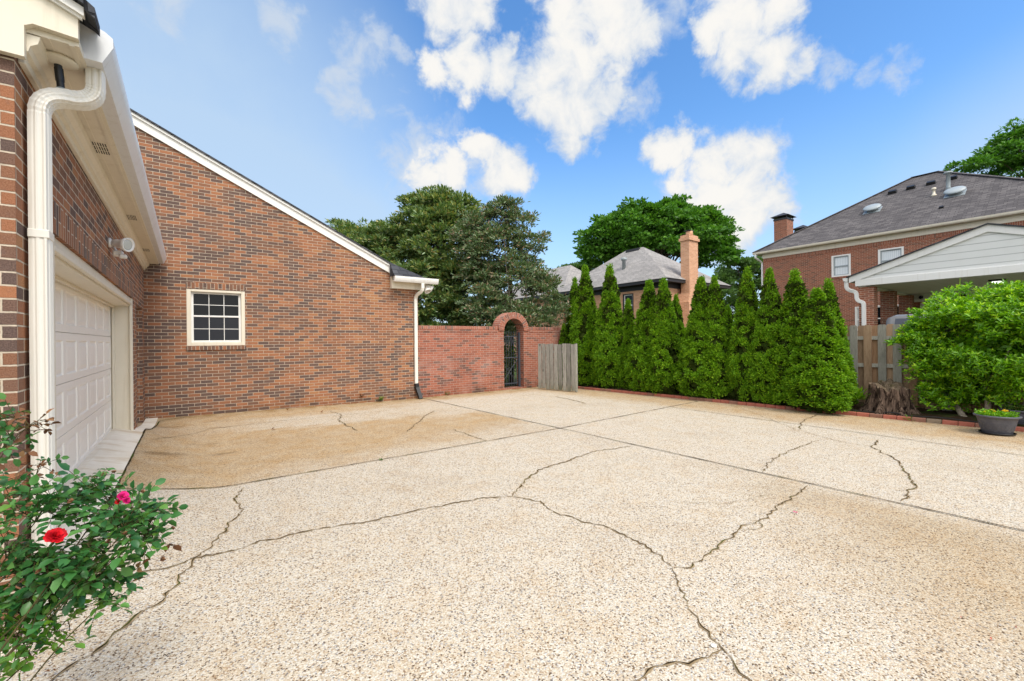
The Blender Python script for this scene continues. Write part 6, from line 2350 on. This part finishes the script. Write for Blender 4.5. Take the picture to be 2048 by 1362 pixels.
def leaflet_set(kind, p, axis, nl=5, size=0.042, face=None):
    """one compound leaf: nl leaflets along a stalk"""
    p = np.array(p); a = np.array(axis); a = a / np.linalg.norm(a)
    up_ = np.array((0, 0, 1.0)) if face is None else np.array(face)
    up_ = up_ + 0.35 * NR.normal(size=3)
    s = np.cross(a, up_); s /= np.linalg.norm(s)
    n_ = np.cross(s, a)
    L = size * 2.4
    for k in range(nl):
        if k == 0:
            q, d_, sz = p + a * L, a, size * 1.1
        else:
            j = (k - 1) // 2
            sg = 1 if k % 2 else -1
            q = p + a * L * (0.78 - 0.42 * j)
            d_ = a * 0.45 + s * sg
            sz = size * (0.95 - 0.15 * j)
        d_ = d_ + 0.22 * NR.normal(size=3) + np.array([0, 0, -0.12])
        LP[kind].append((q, d_, n_ + 0.3 * NR.normal(size=3), sz))
    stems.tube([Vector(p), Vector(p + a * L)], 0.0011, 4, cap=False)


def cane(pts, r0, nleaf, kinds='g', size=0.042, r1=0.0016):
    P = [Vector(q) for q in pts]
    # smooth the cane
    out = []
    for i in range(len(P) - 1):
        p0 = P[max(i - 1, 0)]; p1 = P[i]; p2 = P[i + 1]; p3 = P[min(i + 2, len(P) - 1)]
        for k in [q / 6 for q in range(6)]:
            out.append(0.5 * ((2 * p1) + (-p0 + p2) * k + (2 * p0 - 5 * p1 + 4 * p2 - p3) * k * k + (-p0 + 3 * p1 - 3 * p2 + p3) * k ** 3))
    out.append(P[-1])
    n = len(out)
    stems.tube(out, [r0 + (r1 - r0) * i / (n - 1) for i in range(n)], 6)
    for i in range(nleaf):
        k = rr3.uniform(0.22, 1.0) if i else 1.0
        j = min(n - 2, int(k * (n - 1)))
        tdir = (out[j + 1] - out[j]).normalized()
        sd = Vector((rr3.gauss(0, 1), rr3.gauss(0, 1), rr3.gauss(0.2, .7)))
        ax = (tdir * 0.5 + sd.normalized()).normalized()
        kd = rr3.choice(kinds)
        leaflet_set(kd, out[j], ax, 5 if kd != 'b' else 3, size * rr3.uniform(.65, 1.15))
    return out


def at(u, v, d):
    return W(u, v, d)


root_ = rb
tips = []
GRID = [  # u, v, depth, leaves, kinds, leaf size
    (15, 845, 1.75, 9, 'gggb', .044), (35, 870, 1.76, 9, 'gggb', .044), (10, 890, 1.72, 8, 'ggb', .044), (55, 860, 1.8, 7, 'gbb', .036), (70, 960, 1.85, 7, 'bbg', .034), (90, 935, 1.9, 6, 'bbg', .03), (75, 850, 1.85, 5, 'b', .03),
    (20, 990, 1.6, 9, 'g', .044), (70, 1000, 1.65, 9, 'g', .046), (120, 1000, 1.7, 10, 'g', .046), (160, 985, 1.75, 9, 'g', .044), (195, 955, 1.85, 6, 'g', .042), (170, 1005, 1.75, 9, 'g', .044),
    (30, 1040, 1.55, 9, 'g', .046), (70, 1045, 1.6, 9, 'g', .046), (110, 1030, 1.62, 10, 'g', .046), (20, 1100, 1.55, 9, 'g', .044), (150, 1040, 1.7, 7, 'g', .042),
    (215, 985, 1.8, 8, 'g', .042), (235, 975, 1.85, 7, 'g', .042), (250, 1010, 1.8, 9, 'g', .042), (280, 1020, 1.8, 10, 'g', .042), (310, 1030, 1.82, 10, 'g', .042), (335, 1040, 1.85, 8, 'g', .04), (350, 1030, 1.88, 5, 'g', .038),
    (225, 1030, 1.72, 9, 'g', .044), (255, 1060, 1.7, 11, 'g', .046), (285, 1065, 1.72, 11, 'g', .046), (315, 1075, 1.76, 10, 'g', .044), (335, 1085, 1.8, 7, 'gggb', .04), (230, 1085, 1.66, 10, 'g', .05), (265, 1095, 1.68, 9, 'g', .048),
    (190, 1095, 1.65, 10, 'g', .05), (175, 1120, 1.62, 10, 'g', .048), (60, 1110, 1.6, 8, 'g', .044), (120, 1110, 1.68, 8, 'g', .042), (150, 1100, 1.66, 9, 'g', .044), (320, 1105, 1.78, 4, 'bg', .034),
    (30, 1150, 1.55, 9, 'g', .046), (70, 1150, 1.58, 9, 'gggy', .046), (110, 1150, 1.6, 10, 'g', .046), (150, 1155, 1.62, 10, 'g', .046), (190, 1160, 1.66, 10, 'g', .044), (215, 1155, 1.68, 7, 'g', .042), (235, 1175, 1.7, 5, 'g', .04),
    (60, 1190, 1.56, 9, 'g', .046), (110, 1190, 1.6, 9, 'g', .046), (160, 1195, 1.64, 9, 'g', .042), (200, 1200, 1.68, 8, 'g', .042), (225, 1190, 1.7, 6, 'g', .04), (130, 1220, 1.64, 7, 'g', .042),
    (15, 1230, 1.52, 8, 'gy', .046), (50, 1230, 1.55, 8, 'gy', .046), (90, 1240, 1.6, 8, 'gy', .044), (110, 1265, 1.62, 7, 'y', .046), (140, 1262, 1.64, 5, 'y', .046), (30, 1275, 1.5, 9, 'gy', .046), (65, 1290, 1.52, 8, 'gyy', .046), (40, 1310, 1.5, 6, 'yg', .044), (10, 1255, 1.5, 7, 'g', .044)]
made = []
order = list(range(len(GRID)))
rr3.shuffle(order)
for n_i, i in enumerate(order):
    u, v, dd, nl, kd, sz = GRID[i]
    u -= 0.32 * max(0, u - 230)
    tip = at(u, v, dd)
    best = None
    if n_i >= 8:
        best = min((q for q in made), key=lambda q: (q - tip).length + (0.35 if q.z > tip.z + 0.02 else 0))
    if best is None or (best - tip).length > 0.55:
        st = root_ + Vector((rr3.uniform(-.06, .06), rr3.uniform(-.06, .06), 0))
        m1 = st * 0.55 + tip * 0.45 + Vector((rr3.uniform(-.05, .05), rr3.uniform(-.05, .05), 0.10))
        m2 = st * 0.2 + tip * 0.8 + Vector((rr3.uniform(-.03, .03), rr3.uniform(-.03, .03), 0.03))
        pts_ = cane([st, m1, m2, tip], 0.0038, int(nl * 0.8 + 1), kd, sz * 0.92)
    else:
        m1 = best * 0.5 + tip * 0.5 + Vector((rr3.uniform(-.03, .03), rr3.uniform(-.03, .03), 0.03))
        pts_ = cane([best, m1, tip], 0.0022, int(nl * 1.2), kd, sz * 0.92, 0.0012)
    made += pts_[len(pts_) // 3::2]
stems.build('stem', M_ROSESTEM, rose)
for kd, nm, mt in (('g', 'foliage', M_ROSELEAF), ('y', 'young_foliage', M_ROSELIGHT), ('b', 'withered_foliage', M_ROSEBROWN)):
    q = LP[kd]
    leaves(nm, [x[0] for x in q], [x[1] for x in q], [x[2] for x in q], [x[3] for x in q], [x[3] * .68 for x in q], mt, rose, 'leaf')


def bloom(name, p, axis, R, mat, n, lab=None):
    """a double rose: spiralling cupped petals"""
    axis = Vector(axis).normalized()
    rot = Vector((0, 0, 1)).rotation_difference(axis).to_matrix()
    b = MB()
    r_ = random.Random(int(R * 1e5) + n)
    for k in range(n):
        f = k / n
        a = k * 2.39996
        op = 0.25 + 1.05 * f + r_.uniform(-.1, .1)          # opening angle
        L = R * (0.55 + 0.5 * f)
        wd = L * (0.55 + 0.18 * f)
        G_ = []
        NI, NJ = 5, 5
        for i in range(NI):
            t = i / (NI - 1)
            for j in range(NJ):
                s = (j / (NJ - 1) - 0.5) * 2
                ang_ = op * (0.35 + 0.65 * t)
                rad_ = R * 0.06 + L * math.sin(ang_) * t
                zz = L * math.cos(ang_) * t + 0.10 * L * (s * s) * t - 0.10 * R * f
                x, y = rad_, s * wd * math.sin(math.pi * min(1, 0.16 + 0.66 * t)) * 0.8
                ruf = 0.06 * L * math.sin(s * 5 + k) * t
                pt = Vector((x * math.cos(a) - y * math.sin(a), x * math.sin(a) + y * math.cos(a), zz + ruf - 0.06 * L * abs(s) ** 3))
                G_.append(Vector(p) + rot @ pt)
        b.add(G_, [(i * NJ + j, i * NJ + j + 1, (i + 1) * NJ + j + 1, (i + 1) * NJ + j) for i in range(NI - 1) for j in range(NJ - 1)], 0, 0, True)
    o = b.build(name, mat, rose)
    if lab:
        o['label'] = lab
    return o


bloom('rose_flower', at(110, 1074, 1.5), (0.35, -0.55, 0.65), 0.030, M_RED, 34, 'full red rose flower')
bloom('rose_flower', at(245, 994, 1.70), (0.3, -0.75, 0.5), 0.021, M_PINK, 20, 'pink rose flower')
bloom('rose_flower', at(252, 1001, 1.70), (0.5, -0.6, 0.1), 0.015, M_PINK, 14, 'smaller pink rose flower')
bloom('rose_bud', at(238, 1003, 1.71), (-0.3, -0.4, 0.2), 0.013, M_RED, 10, 'red rose bud')
for (u, v, dd) in ((297, 992, 1.8), (285, 985, 1.82), (143, 1003, 1.6), (112, 1145, 1.5), (250, 1068, 1.62), (218, 1083, 1.6), (80, 1142, 1.5), (204, 1172, 1.6), (345, 1058, 1.86), (325, 1120, 1.78), (60, 1010, 1.55), (208, 950, 1.85), (228, 945, 1.86)):
    bloom('withered_head', at(u, v, dd), (rr3.uniform(-.5, .5), rr3.uniform(-.6, .2), 0.7), 0.014, M_ROSEBROWN, 8)
print('objects', len(bpy.data.objects), 'faces', sum(len(m.polygons) for m in bpy.data.meshes))
